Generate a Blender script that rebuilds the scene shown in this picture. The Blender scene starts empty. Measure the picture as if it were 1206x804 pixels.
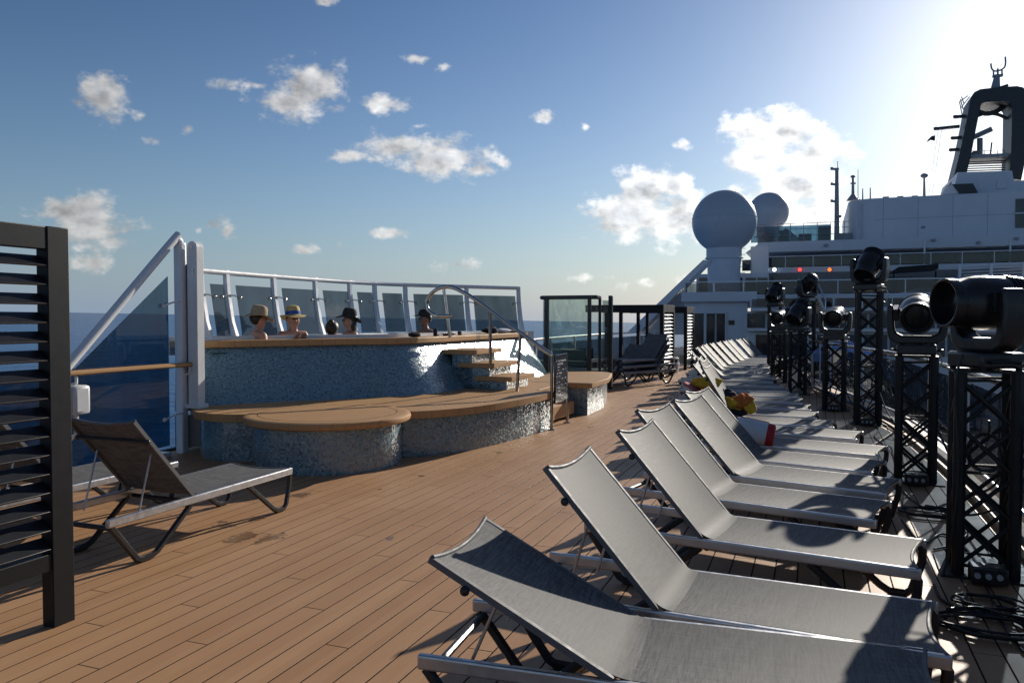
import bpy, bmesh, math, random
from mathutils import Vector, Matrix, Euler
R = math.radians
random.seed(7)
scene = bpy.context.scene
C = scene.collection
# ------------------------------------------------------------------ camera
EYE, F, CX, CY, HOR = 1.65, 924.0, 603.0, 402.0, 374.0
PITCH = math.atan((CY - HOR) / F)
cam_d = bpy.data.cameras.new('camera')
cam_d.sensor_width = 36.0
cam_d.lens = F / 1206.0 * 36.0
cam_d.clip_start, cam_d.clip_end = 0.05, 40000.0
cam = bpy.data.objects.new('camera', cam_d)
C.objects.link(cam)
cam.location = (0, 0, EYE)
cam.rotation_euler = (math.pi / 2 - PITCH, 0, 0)
scene.camera = cam
# ------------------------------------------------------------------ light
SUN_AZ, SUN_EL, HEEL = R(35.3), R(20.0), R(1.06)
SUN = Vector((math.sin(SUN_AZ) * math.cos(SUN_EL), math.cos(SUN_AZ) * math.cos(SUN_EL), math.sin(SUN_EL)))
sl = bpy.data.lights.new('sun', 'SUN')
sl.energy, sl.angle, sl.color = 5.0, R(0.53), (1.0, 0.93, 0.82)
so = bpy.data.objects.new('sun', sl)
C.objects.link(so)
so.rotation_euler = SUN.to_track_quat('Z', 'Y').to_euler()
so.location = (20, 30, 40)
cy = scene.cycles
cy.max_bounces, cy.diffuse_bounces, cy.glossy_bounces, cy.transmission_bounces, cy.transparent_max_bounces = 6, 3, 3, 4, 10
cy.caustics_reflective = cy.caustics_refractive = False
cy.sample_clamp_indirect = 6.0
scene.view_settings.view_transform = 'Standard'
scene.view_settings.look = 'None'
scene.view_settings.exposure = 0.0
scene.view_settings.gamma = 1.0
scene.view_settings.use_curve_mapping = False


def ray(px, py):
    d = Vector(((px - CX) / F, 1.0, -(py - CY) / F))
    d.rotate(Euler((-PITCH, 0, 0)))
    return d


# ------------------------------------------------------------------ world: sky and clouds
world = bpy.data.worlds.new('World')
scene.world = world
world.use_nodes = True
nt = world.node_tree
nt.nodes.clear()


class NT:
    """tiny node-building helper"""
    def __init__(self, tree): self.t = tree

    def n(self, kind, **kw):
        o = self.t.nodes.new(kind)
        for k, v in kw.items(): setattr(o, k, v)
        return o

    def put(self, sock, v):
        if hasattr(v, 'is_output') or isinstance(v, bpy.types.NodeSocket): self.t.links.new(v, sock)
        else: sock.default_value = v

    def m(self, op, a, b=0.0, c=None, clamp=False):
        o = self.n('ShaderNodeMath', operation=op, use_clamp=clamp)
        self.put(o.inputs[0], a); self.put(o.inputs[1], b)
        if c is not None: self.put(o.inputs[2], c)
        return o.outputs[0]

    def vm(self, op, a, b=(0, 0, 0)):
        o = self.n('ShaderNodeVectorMath', operation=op)
        self.put(o.inputs[0], a)
        if op != 'LENGTH' and op != 'NORMALIZE':
            if op == 'SCALE': self.put(o.inputs['Scale'], b)
            else: self.put(o.inputs[1], b)
        return o.outputs['Value'] if op in ('LENGTH', 'DOT_PRODUCT') else o.outputs[0]

    def mix(self, f, a, b, mode='MIX'):
        o = self.n('ShaderNodeMix', data_type='RGBA', blend_type=mode)
        self.put(o.inputs[0], f); self.put(o.inputs[6], a); self.put(o.inputs[7], b)
        return o.outputs[2]

    def noise(self, vec, scale, detail=3.0, rough=0.5, dist=0.0, col=False):
        o = self.n('ShaderNodeTexNoise')
        if vec is not None: self.put(o.inputs['Vector'], vec)
        o.inputs['Scale'].default_value = scale; o.inputs['Detail'].default_value = detail
        o.inputs['Roughness'].default_value = rough; o.inputs['Distortion'].default_value = dist
        return o.outputs['Color' if col else 'Fac']

    def smooth(self, x, a, b, lo=0.0, hi=1.0):
        o = self.n('ShaderNodeMapRange', interpolation_type='SMOOTHSTEP')
        self.put(o.inputs['Value'], x)
        o.inputs['From Min'].default_value = a; o.inputs['From Max'].default_value = b
        o.inputs['To Min'].default_value = lo; o.inputs['To Max'].default_value = hi
        return o.outputs[0]

    def lin(self, x, a, b, lo=0.0, hi=1.0):
        o = self.n('ShaderNodeMapRange')
        self.put(o.inputs['Value'], x)
        o.inputs['From Min'].default_value = a; o.inputs['From Max'].default_value = b
        o.inputs['To Min'].default_value = lo; o.inputs['To Max'].default_value = hi
        return o.outputs[0]


N = NT(nt)
tc = N.n('ShaderNodeTexCoord').outputs['Generated']
mp = N.n('ShaderNodeMapping', vector_type='POINT')
mp.inputs['Rotation'].default_value = (0, -HEEL, 0)
nt.links.new(tc, mp.inputs['Vector'])
D = mp.outputs[0]
sky = N.n('ShaderNodeTexSky', sky_type='NISHITA', sun_disc=False)
sky.sun_elevation, sky.sun_rotation = SUN_EL, SUN_AZ
sky.altitude, sky.air_density, sky.dust_density, sky.ozone_density = 30, 1.0, .45, 3.0
nt.links.new(D, sky.inputs[0])
bg = N.n('ShaderNodeBackground')
SKY_STRENGTH = 0.1
sk_ = N.vm('SCALE', sky.outputs[0], SKY_STRENGTH)
gm = N.n('ShaderNodeGamma'); gm.inputs[1].default_value = 1.4
nt.links.new(sk_, gm.inputs[0])
sepd = N.n('ShaderNodeSeparateXYZ'); nt.links.new(D, sepd.inputs[0])
hz = N.m('POWER', N.m('SUBTRACT', 1.0, N.m('MINIMUM', N.m('ABSOLUTE', sepd.outputs[2]), 1.0)), 6.5)      # marine haze low down
hs = N.m('MAXIMUM', N.vm('DOT_PRODUCT', tc, tuple(SUN)), 0.0)
hcol = N.mix(N.m('POWER', hs, 4.0), (.25, .345, .47, 1), (.66, .68, .73, 1))
nt.links.new(N.mix(N.m('MULTIPLY', hz, .9), gm.outputs[0], hcol), bg.inputs[0])
bg.inputs[1].default_value = 1.0
sep = N.n('ShaderNodeSeparateXYZ'); nt.links.new(tc, sep.inputs[0])
az = N.m('ARCTAN2', sep.outputs[0], sep.outputs[1])
el = N.m('ARCSINE', sep.outputs[2])
cmb = N.n('ShaderNodeCombineXYZ'); nt.links.new(az, cmb.inputs[0]); nt.links.new(el, cmb.inputs[1])
P2 = cmb.outputs[0]
# (px, py, half-width px, half-height px, weight) of each puff of the clouds in view
PUFFS = [
    (120, 112, 26, 24, .95), (92, 122, 16, 10, .75), (165, 136, 14, 8, .55), (183, 166, 18, 8, .7), (222, 152, 12, 8, .55), (78, 157, 16, 9, .3),
    (362, 105, 40, 26, 1.0), (340, 122, 45, 17, .9), (262, 98, 24, 9, .65), (300, 100, 28, 8, .6), (392, 128, 28, 10, .6), (455, 121, 30, 10, .9),
    (488, 69, 16, 6, .8), (522, 80, 11, 7, .75), (415, 183, 36, 8, .7), (460, 172, 42, 14, .95), (520, 185, 50, 20, 1.05), (562, 200, 30, 9, .75), (592, 192, 12, 9, .6), (498, 148, 18, 6, .5),
    (642, 138, 16, 8, .75), (690, 150, 8, 7, .5), (801, 170, 12, 7, .75),
    (75, 248, 48, 14, .85), (110, 262, 40, 26, 1.05), (60, 240, 26, 12, .7), (130, 285, 36, 12, .75), (115, 310, 32, 14, .7), (90, 312, 12, 9, .5), (250, 264, 26, 11, .6), (268, 274, 16, 12, .65), (235, 270, 8, 6, .5),
    (360, 294, 22, 8, .75), (400, 287, 8, 8, .55), (462, 274, 26, 7, .75), (540, 312, 50, 11, .45), (490, 301, 14, 5, .4), (640, 300, 40, 7, .35), (700, 326, 50, 7, .45), (760, 335, 50, 8, .55), (700, 345, 60, 6, .35),
    (758, 226, 30, 26, 1.15), (795, 218, 20, 14, .95), (750, 252, 46, 22, 1.2), (800, 258, 36, 24, 1.15), (722, 266, 34, 10, .9), (690, 280, 14, 5, .6), (780, 274, 60, 8, .7),
    (880, 152, 32, 20, .95), (925, 158, 32, 26, 1.1), (900, 185, 42, 22, 1.05), (950, 185, 46, 22, 1.05), (940, 215, 44, 28, 1.15), (985, 178, 28, 12, .7), (910, 235, 60, 26, .9), (960, 250, 60, 30, .9),
    (1112, 190, 22, 26, .9), (1100, 212, 26, 20, .8), (1185, 175, 30, 36, .8), (900, 4, 30, 5, .3), (382, 2, 18, 5, .7), (46, 58, 12, 6, .35), (150, 205, 14, 7, .35),
    (600, 300, 90, 5, .3), (230, 340, 90, 5, .28), (880, 330, 70, 12, .6), (820, 330, 40, 12, .5)]
cur = None
for (px, py, w, h, wt) in PUFFS:
    d = ray(px, py).normalized()
    a0, e0 = math.atan2(d.x, d.y), math.asin(d.z)
    k = math.cos(a0)
    if wt < .42: continue
    ma = N.n('ShaderNodeVectorMath', operation='MULTIPLY_ADD')
    sx_, sy_ = F / (w * 1.15) / (k * k), F / (h * 1.25) / k
    N.put(ma.inputs[0], P2); ma.inputs[1].default_value = (sx_, sy_, 0); ma.inputs[2].default_value = (-a0 * sx_, -e0 * sy_, 0)
    q = N.m('SUBTRACT', wt, N.vm('LENGTH', ma.outputs[0]))
    cur = q if cur is None else N.m('MAXIMUM', cur, q)
# sky behind and beside the camera: the same scattered fair-weather clouds
scat = N.noise(N.vm('MULTIPLY', P2, (1.0, 2.2, 1)), 5.5, 1, .55)
scat = N.lin(scat, .52, .75, -1.0, 1.0)
beyond = N.smooth(N.m('ABSOLUTE', az), R(40), R(55))
over = N.smooth(el, R(27), R(34))
side = N.m('MAXIMUM', beyond, over)
cur = N.m('MAXIMUM', cur, N.m('SUBTRACT', scat, N.m('MULTIPLY', N.m('SUBTRACT', 1.0, side), 4.0)))
Pn = N.vm('MULTIPLY', P2, (1.0, 1.35, 1.0))
nz = N.noise(Pn, 25.0, 7, .57)
nzf = N.noise(Pn, 110.0, 2, .65)
raw = N.m('ADD', cur, N.m('MULTIPLY', N.m('SUBTRACT', nz, .55), 2.6))
raw = N.m('ADD', raw, N.m('MULTIPLY', N.m('SUBTRACT', nzf, .5), .6))
dens = N.smooth(raw, -.25, .62)
# one-sample light probe towards the sun: thick sides are grey, thin and sun-facing rims bright
Ps = N.vm('ADD', Pn, (0.016, 0.012, 0))
nz2 = N.noise(Ps, 25.0, 3, .57)
lit = N.m('MULTIPLY', N.m('SUBTRACT', nz, nz2), 2.2)
thick = N.smooth(raw, .15, 1.5)
sund = N.vm('DOT_PRODUCT', tc, tuple(SUN))
sund = N.m('MAXIMUM', sund, 0.0)
aur = N.m('POWER', sund, 6.0)
bright = N.m('ADD', 0.54, N.m('MULTIPLY', aur, 1.15))
shade = N.m('ADD', N.m('SUBTRACT', 1.0, N.m('MULTIPLY', thick, .38)), N.m('MULTIPLY', lit, .8))
val = N.m('MULTIPLY', bright, N.m('MAXIMUM', shade, .3))
ccol = N.mix(thick, (1.0, .985, .96, 1), (.88, .92, 1.0, 1))
cb = N.n('ShaderNodeBackground')
nt.links.new(ccol, cb.inputs[0]); nt.links.new(val, cb.inputs[1])
ms = N.n('ShaderNodeMixShader')
nt.links.new(N.m('MULTIPLY', dens, .93), ms.inputs[0])
nt.links.new(bg.outputs[0], ms.inputs[1]); nt.links.new(cb.outputs[0], ms.inputs[2])
wo = N.n('ShaderNodeOutputWorld')
nt.links.new(ms.outputs[0], wo.inputs[0])

# ------------------------------------------------------------------ ship frame: a along the ship, l across it
TH = R(21.1)
ST, CT = math.sin(TH), math.cos(TH)


def S(l, a, z=0.0): return Vector((ST * a + CT * l, CT * a - ST * l, z))


def G(px, py, z=0.0):
    """pixel -> ship (l, a) on the horizontal plane z"""
    d = ray(px, py)
    t = (z - EYE) / d.z
    p = d * t
    return CT * p.x - ST * p.y, ST * p.x + CT * p.y


def T(px, py, A):
    """pixel -> (l, z) on the transverse plane a = A"""
    d = ray(px, py)
    t = A / (ST * d.x + CT * d.y)
    p = d * t
    return CT * p.x - ST * p.y, EYE + p.z


# ------------------------------------------------------------------ mesh builder
class MB:
    def __init__(self): self.v, self.f, self.uv = [], [], {}

    def add(self, vs, fs, uvs=None):
        b = len(self.v)
        self.v += [Vector(p) for p in vs]
        for f in fs: self.f.append(tuple(b + i for i in f))
        if uvs:
            for i, u in enumerate(uvs): self.uv[b + i] = u
        return self

    def box(self, x0, x1, y0, y1, z0, z1):
        return self.add([(x0, y0, z0), (x1, y0, z0), (x1, y1, z0), (x0, y1, z0), (x0, y0, z1), (x1, y0, z1), (x1, y1, z1), (x0, y1, z1)],
                        [(3, 2, 1, 0), (4, 5, 6, 7), (0, 1, 5, 4), (1, 2, 6, 5), (2, 3, 7, 6), (3, 0, 4, 7)])

    def bar(self, p, q, w, h, up=(0, 0, 1)):
        p, q, up = Vector(p), Vector(q), Vector(up)
        d = (q - p).normalized()
        s = d.cross(up).normalized()
        u = s.cross(d).normalized()
        vs = [e + s * (w / 2 * i) + u * (h / 2 * j) for e in (p, q) for i, j in ((-1, -1), (1, -1), (1, 1), (-1, 1))]
        return self.add(vs, [(3, 2, 1, 0), (4, 5, 6, 7), (0, 1, 5, 4), (1, 2, 6, 5), (2, 3, 7, 6), (3, 0, 4, 7)])

    def tube(self, pts, r, n=8, closed=False, squash=1.0):
        pts = [Vector(p) for p in pts]
        m = len(pts)
        rs = r if isinstance(r, (list, tuple)) else [r] * m
        tang = []
        for i in range(m):
            a = pts[(i - 1) % m] if (closed or i > 0) else pts[i]
            b = pts[(i + 1) % m] if (closed or i < m - 1) else pts[i]
            tang.append((b - a).normalized())
        up = Vector((0, 0, 1)) if abs(tang[0].z) < .9 else Vector((1, 0, 0))
        x = tang[0].cross(up).normalized()
        vs = []
        for i in range(m):
            x = (x - tang[i] * x.dot(tang[i])).normalized()
            y = tang[i].cross(x)
            for k in range(n):
                t = 2 * math.pi * (k + .5) / n
                vs.append(pts[i] + x * (math.cos(t) * rs[i] * squash) + y * (math.sin(t) * rs[i]))
        fs = []
        for i in range(m if closed else m - 1):
            j = (i + 1) % m
            for k in range(n):
                k2 = (k + 1) % n
                fs.append((i * n + k, i * n + k2, j * n + k2, j * n + k))
        if not closed:
            fs.append(tuple(range(n - 1, -1, -1)))
            fs.append(tuple((m - 1) * n + k for k in range(n)))
        return self.add(vs, fs)

    def lathe(self, prof, n=24, mat=None, arc=None):
        mat = mat or Matrix.Identity(4)
        vs, fs = [], []
        for r, h in prof:
            for k in range(n):
                t = 2 * math.pi * k / n
                vs.append(mat @ Vector((r * math.cos(t), r * math.sin(t), h)))
        for i in range(len(prof) - 1):
            for k in range(n):
                k2 = (k + 1) % n
                fs.append((i * n + k, i * n + k2, (i + 1) * n + k2, (i + 1) * n + k))
        fs.append(tuple(range(n - 1, -1, -1)))
        fs.append(tuple((len(prof) - 1) * n + k for k in range(n)))
        return self.add(vs, fs)

    def prism(self, poly, z0, z1):
        n = len(poly)
        vs = [(x, y, z0) for x, y in poly] + [(x, y, z1) for x, y in poly]
        fs = [tuple(range(n - 1, -1, -1)), tuple(range(n, 2 * n))]
        fs += [(i, (i + 1) % n, n + (i + 1) % n, n + i) for i in range(n)]
        return self.add(vs, fs)

    def slab(self, poly, y0, y1):
        """polygon in (x, z) pushed along y"""
        n = len(poly)
        vs = [(x, y0, z) for x, z in poly] + [(x, y1, z) for x, z in poly]
        fs = [tuple(range(n)), tuple(range(2 * n - 1, n - 1, -1))]
        fs += [((i + 1) % n, i, n + i, n + (i + 1) % n) for i in range(n)]
        return self.add(vs, fs)

    def strip(self, A, B, uvA=None, uvB=None, closed=False):
        n = len(A)
        vs = list(A) + list(B)
        m = n if closed else n - 1
        fs = [(i, (i + 1) % n, n + (i + 1) % n, n + i) for i in range(m)]
        return self.add(vs, fs, (list(uvA) + list(uvB)) if uvA else None)

    def sphere(self, c, r, nu=16, nv=10, sc=(1, 1, 1)):
        c = Vector(c)
        vs = [c + Vector((0, 0, r * sc[2]))]
        for i in range(1, nv):
            p = math.pi * i / nv
            for k in range(nu):
                t = 2 * math.pi * k / nu
                vs.append(c + Vector((r * sc[0] * math.sin(p) * math.cos(t), r * sc[1] * math.sin(p) * math.sin(t), r * sc[2] * math.cos(p))))
        vs.append(c - Vector((0, 0, r * sc[2])))
        fs = []
        for k in range(nu):
            fs.append((0, 1 + k, 1 + (k + 1) % nu))
            fs.append((len(vs) - 1, 1 + (nv - 2) * nu + (k + 1) % nu, 1 + (nv - 2) * nu + k))
        for i in range(nv - 2):
            for k in range(nu):
                a, b = 1 + i * nu + k, 1 + i * nu + (k + 1) % nu
                fs.append((a, a + nu, b + nu, b))
        return self.add(vs, fs)

    def xf(self, m):
        self.v = [m @ p for p in self.v]
        return self

    def mesh(self, name, mat, off=(0, 0, 0), bevel=0.0, smooth=True, fix=False):
        o = Vector(off)
        me = bpy.data.meshes.new(name)
        me.from_pydata([tuple(p - o) for p in self.v], [], self.f)
        if self.uv:
            ul = me.uv_layers.new(name='UVMap')
            for lp in me.loops: ul.data[lp.index].uv = self.uv.get(lp.vertex_index, (0, 0))
        if bevel or fix:
            b = bmesh.new(); b.from_mesh(me)
            if fix: bmesh.ops.recalc_face_normals(b, faces=b.faces)
            if bevel:
                es = [e for e in b.edges if len(e.link_faces) == 2 and e.calc_face_angle(0) > R(30)]
                bmesh.ops.bevel(b, geom=es, offset=bevel, segments=2, affect='EDGES', clamp_overlap=True, profile=.5)
            b.to_mesh(me); b.free()
        me.materials.append(mat)
        if smooth:
            me.polygons.foreach_set('use_smooth', [True] * len(me.polygons))
            me.set_sharp_from_angle(angle=R(20 if bevel else 38))
        me.update()
        return me


OFF = {}


def tag(o, label=None, cat=None, group=None, kind=None):
    if label: o['label'] = label
    if cat: o['category'] = cat
    if group: o['group'] = group
    if kind: o['kind'] = kind
    return o


def thing(name, label, cat, l, a, z=0.0, group=None, rz=0.0):
    """Empty at a thing's base, axes along the ship (local x = across, y = along)"""
    o = bpy.data.objects.new(name, None)
    C.objects.link(o)
    o.empty_display_size = .2
    o.location = S(l, a, z)
    o.rotation_euler = (0, 0, -TH + rz)
    OFF[o] = (l, a, z)
    return tag(o, label, cat, group)


def raw_obj(name, me, parent=None):
    o = bpy.data.objects.new(name, me)
    C.objects.link(o)
    if parent is not None:
        o.parent = parent
        OFF[o] = OFF.get(parent, (0, 0, 0))
    return o


def part(name, mb, mat, parent, local=False, **kw):
    """mesh in ship coordinates (or already local) under its thing"""
    off = (0, 0, 0) if local else OFF.get(parent, (0, 0, 0))
    return raw_obj(name, mb.mesh(name, mat, off, **kw), parent)


def single(name, mb, mat, label, cat, l, a, z=0.0, group=None, kind=None, **kw):
    o = raw_obj(name, mb.mesh(name, mat, (l, a, z), **kw))
    o.location = S(l, a, z)
    o.rotation_euler = (0, 0, -TH)
    OFF[o] = (l, a, z)
    return tag(o, label, cat, group, kind)


def struct(name, mb, mat, **kw):
    o = raw_obj(name, mb.mesh(name, mat, **kw))
    o.rotation_euler = (0, 0, -TH)
    OFF[o] = (0, 0, 0)
    return tag(o, kind='structure')


def catmull(pts, n, closed=False):
    pts = [Vector(p) for p in pts]
    m = len(pts)
    segs = m if closed else m - 1
    out = []
    for s in range(segs):
        g = lambda i: pts[i % m] if closed else pts[max(0, min(m - 1, i))]
        p0, p1, p2, p3 = g(s - 1), g(s), g(s + 1), g(s + 2)
        for k in range(n):
            t = k / n
            out.append(.5 * ((2 * p1) + (p2 - p0) * t + (2 * p0 - 5 * p1 + 4 * p2 - p3) * t * t + (3 * p1 - p0 - 3 * p2 + p3) * t ** 3))
    if not closed: out.append(pts[-1])
    return out


def interp(x, tab):
    for (x0, y0), (x1, y1) in zip(tab, tab[1:]):
        if x <= x1:
            t = max(0.0, (x - x0) / (x1 - x0))
            t = t * t * (3 - 2 * t) * .4 + t * .6
            return y0 + (y1 - y0) * t
    return tab[-1][1]


# ------------------------------------------------------------------ materials
def new_mat(name):
    m = bpy.data.materials.new(name)
    m.use_nodes = True
    t = m.node_tree
    b = t.nodes['Principled BSDF']
    return m, NT(t), b


def plain(name, col, rough=.5, metal=0.0, spec=.5, var=.12, vscale=6.0, bump=0.0, bscale=60.0, rvar=.1, coat=0.0):
    m, n, b = new_mat(name)
    co = n.n('ShaderNodeTexCoord').outputs['Object']
    f = n.noise(co, vscale, 5, .6)
    c0 = tuple(c * (1 - var) for c in col) + (1,)
    c1 = tuple(min(1, c * (1 + var)) for c in col) + (1,)
    n.put(b.inputs['Base Color'], n.mix(n.lin(f, .3, .7), c0, c1))
    f2 = n.noise(co, vscale * 2.7, 4, .6)
    n.put(b.inputs['Roughness'], n.lin(f2, .3, .7, max(0.02, rough - rvar), min(1, rough + rvar)))
    b.inputs['Metallic'].default_value = metal
    b.inputs['Specular IOR Level'].default_value = spec
    b.inputs['Coat Weight'].default_value = coat
    if bump:
        bn = n.n('ShaderNodeBump'); bn.inputs['Strength'].default_value = bump; bn.inputs['Distance'].default_value = .002
        n.put(bn.inputs['Height'], n.noise(co, bscale, 3, .6))
        n.put(b.inputs['Normal'], bn.outputs[0])
    return m


def glass(name, tint, rough=0.02, refl=1.0, smear=.25):
    m, n, b = new_mat(name)
    t = n.t
    t.nodes.remove(b)
    tr = n.n('ShaderNodeBsdfTransparent'); gl = n.n('ShaderNodeBsdfGlossy')
    co = n.n('ShaderNodeTexCoord').outputs['Object']
    sm = n.noise(n.vm('MULTIPLY', co, (1, 1, .35)), 3.0, 5, .65)
    k = n.lin(sm, .3, .75, 1.0, 1.0 - smear)
    n.put(tr.inputs[0], n.mix(1.0, tuple(tint) + (1,), n.mix(k, (0, 0, 0, 1), (1, 1, 1, 1)), 'MULTIPLY'))
    gl.inputs['Roughness'].default_value = rough
    gl.inputs['Color'].default_value = (1, 1, 1, 1)
    lw = n.n('ShaderNodeLayerWeight'); lw.inputs[0].default_value = .5
    fr = n.m('ADD', .04, n.m('MULTIPLY', n.m('POWER', lw.outputs['Facing'], 5.0), .9))
    mx = n.n('ShaderNodeMixShader')
    n.put(mx.inputs[0], n.m('MULTIPLY', fr, refl))
    t.links.new(tr.outputs[0], mx.inputs[1]); t.links.new(gl.outputs[0], mx.inputs[2])
    df = n.n('ShaderNodeBsdfDiffuse'); df.inputs[0].default_value = (.55, .58, .6, 1)
    mx2 = n.n('ShaderNodeMixShader')
    n.put(mx2.inputs[0], n.lin(sm, .45, .8, .012, .05))       # salt film
    t.links.new(mx.outputs[0], mx2.inputs[1]); t.links.new(df.outputs[0], mx2.inputs[2])
    t.links.new(mx2.outputs[0], t.nodes['Material Output'].inputs[0])
    return m


def glow(name, col, s):
    m, n, b = new_mat(name)
    b.inputs['Base Color'].default_value = (.02, .02, .02, 1)
    b.inputs['Emission Color'].default_value = tuple(col) + (1,)
    b.inputs['Emission Strength'].default_value = s
    return m


def deck_mat():
    m, n, b = new_mat('deck_composite')
    geo = n.n('ShaderNodeNewGeometry').outputs['Position']
    mpn = n.n('ShaderNodeMapping', vector_type='POINT')
    mpn.inputs['Rotation'].default_value = (0, 0, TH)
    n.put(mpn.inputs['Vector'], geo)
    P = mpn.outputs[0]                                   # x across, y along the ship
    grain = n.noise(n.vm('MULTIPLY', P, (90, 3.0, 1)), 1.0, 6, .65)
    blot = n.noise(P, 1.3, 5, .6)
    sx = n.n('ShaderNodeSeparateXYZ'); n.put(sx.inputs[0], P)
    idx = n.m('FLOOR', n.m('DIVIDE', sx.outputs[0], .138))
    wn = n.n('ShaderNodeTexWhiteNoise', noise_dimensions='1D'); n.put(wn.inputs['W'], idx)
    rnd = n.n('ShaderNodeObjectInfo').outputs['Random']
    base = n.mix(n.lin(n.m('ADD', n.m('MULTIPLY', rnd, .6), n.m('MULTIPLY', wn.outputs[0], .5)), 0, 1), (.43, .225, .10, 1), (.55, .31, .149, 1))
    base = n.mix(n.lin(grain, .25, .75, 0, .45), base, (.34, .178, .09, 1))
    base = n.mix(n.lin(blot, .4, .75, 0, .35), base, (.52, .32, .19, 1))
    # damp patches left by bare feet
    wet = None
    for (px, py, w) in [(262, 618, .12), (285, 632, .14), (318, 634, .13), (300, 612, .08), (355, 583, .12), (460, 634, .05), (588, 533, .07), (612, 525, .05), (497, 560, .05), (447, 576, .04), (694, 503, .06)]:
        l, a = G(px, py)
        ma = n.n('ShaderNodeVectorMath', operation='MULTIPLY_ADD')
        n.put(ma.inputs[0], P); ma.inputs[1].default_value = (1 / w, .6 / w, 0); ma.inputs[2].default_value = (-l / w, -a * .6 / w, 0)
        q = n.m('SUBTRACT', 1.0, n.vm('LENGTH', ma.outputs[0]))
        wet = q if wet is None else n.m('MAXIMUM', wet, q)
    wn2 = n.noise(P, 9.0, 4, .6)
    wet = n.smooth(n.m('ADD', wet, n.m('MULTIPLY', n.m('SUBTRACT', wn2, .5), 2.4)), .35, .5)
    base = n.mix(n.m('MULTIPLY', wet, .55), base, (.10, .055, .03, 1))
    # salt-dried haze
    n.put(b.inputs['Base Color'], base)
    n.put(b.inputs['Roughness'], n.m('SUBTRACT', n.lin(blot, .3, .7, .46, .6), n.m('MULTIPLY', wet, .35)))
    b.inputs['Specular IOR Level'].default_value = .36
    bn = n.n('ShaderNodeBump'); bn.inputs['Strength'].default_value = .35; bn.inputs['Distance'].default_value = .0015
    n.put(bn.inputs['Height'], grain); n.put(b.inputs['Normal'], bn.outputs[0])
    return m


def teak_mat():
    m, n, b = new_mat('teak')
    co = n.n('ShaderNodeTexCoord').outputs['Object']
    g = n.noise(n.vm('MULTIPLY', co, (60, 3, 20)), 1.0, 6, .65)
    f = n.noise(co, 2.2, 4, .6)
    base = n.mix(n.lin(g, .3, .7), (.46, .26, .112, 1), (.58, .345, .165, 1))
    base = n.mix(n.lin(f, .35, .75, 0, .5), base, (.42, .235, .105, 1))
    sx = n.n('ShaderNodeSeparateXYZ'); n.put(sx.inputs[0], co)
    seam = n.m('LESS_THAN', n.m('FRACT', n.m('DIVIDE', n.m('ADD', sx.outputs[0], 9.0), .105)), .035)
    base = n.mix(n.m('MULTIPLY', seam, .6), base, (.10, .06, .035, 1))
    n.put(b.inputs['Base Color'], base)
    b.inputs['Specular IOR Level'].default_value = .25
    n.put(b.inputs['Roughness'], n.lin(f, .3, .7, .45, .65))
    bn = n.n('ShaderNodeBump'); bn.inputs['Strength'].default_value = .25; bn.inputs['Distance'].default_value = .001
    n.put(bn.inputs['Height'], g); n.put(b.inputs['Normal'], bn.outputs[0])
    return m


def mosaic_mat():
    m, n, b = new_mat('mosaic')
    uv = n.n('ShaderNodeTexCoord').outputs['UV']
    q = n.vm('SCALE', uv, 1 / .021)
    cell = n.vm('FLOOR', q)
    fr = n.vm('FRACTION', q)
    wn = n.n('ShaderNodeTexWhiteNoise', noise_dimensions='3D'); n.put(wn.inputs['Vector'], cell)
    # diagonal runs of tone, as laid sheet by sheet
    sx = n.n('ShaderNodeSeparateXYZ'); n.put(sx.inputs[0], cell)
    run = n.noise(n.vm('MULTIPLY', cell, (.5, .5, 1)), 1.0, 2, .5)
    v = n.m('ADD', n.m('MULTIPLY', wn.outputs[0], .75), n.m('MULTIPLY', run, .35))
    ramp = n.n('ShaderNodeValToRGB'); ramp.color_ramp.interpolation = 'CONSTANT'
    cs = [(0, (.045, .105, .145, 1)), (.22, (.085, .19, .25, 1)), (.42, (.115, .25, .32, 1)), (.66, (.16, .30, .365, 1)), (.9, (.25, .37, .41, 1))]
    ramp.color_ramp.elements[0].position = 0; ramp.color_ramp.elements[0].color = cs[0][1]
    ramp.color_ramp.elements[1].position = cs[1][0]; ramp.color_ramp.elements[1].color = cs[1][1]
    for p_, c_ in cs[2:]:
        e = ramp.color_ramp.elements.new(p_); e.color = c_
    n.put(ramp.inputs[0], v)
    s2 = n.n('ShaderNodeSeparateXYZ'); n.put(s2.inputs[0], fr)
    ex = n.m('MINIMUM', n.m('MINIMUM', s2.outputs[0], n.m('SUBTRACT', 1, s2.outputs[0])), n.m('MINIMUM', s2.outputs[1], n.m('SUBTRACT', 1, s2.outputs[1])))
    grout = n.m('LESS_THAN', ex, .06)
    n.put(b.inputs['Base Color'], n.mix(grout, ramp.outputs[0], (.20, .23, .23, 1)))
    n.put(b.inputs['Roughness'], n.m('ADD', n.lin(wn.outputs[0], 0, 1, .18, .27), n.m('MULTIPLY', grout, .4)))
    b.inputs['Specular IOR Level'].default_value = 1.0
    b.inputs['Coat Weight'].default_value = .8; b.inputs['Coat Roughness'].default_value = .16
    # every tile sits at its own slight tilt
    nm = n.n('ShaderNodeNewGeometry').outputs['Normal']
    jit = n.vm('SCALE', n.vm('SUBTRACT', wn.outputs['Color'], (.5, .5, .5)), .2)
    jn = n.vm('NORMALIZE', n.vm('ADD', nm, jit))
    n.put(b.inputs['Normal'], jn); n.put(b.inputs['Coat Normal'], jn)
    return m


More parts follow.
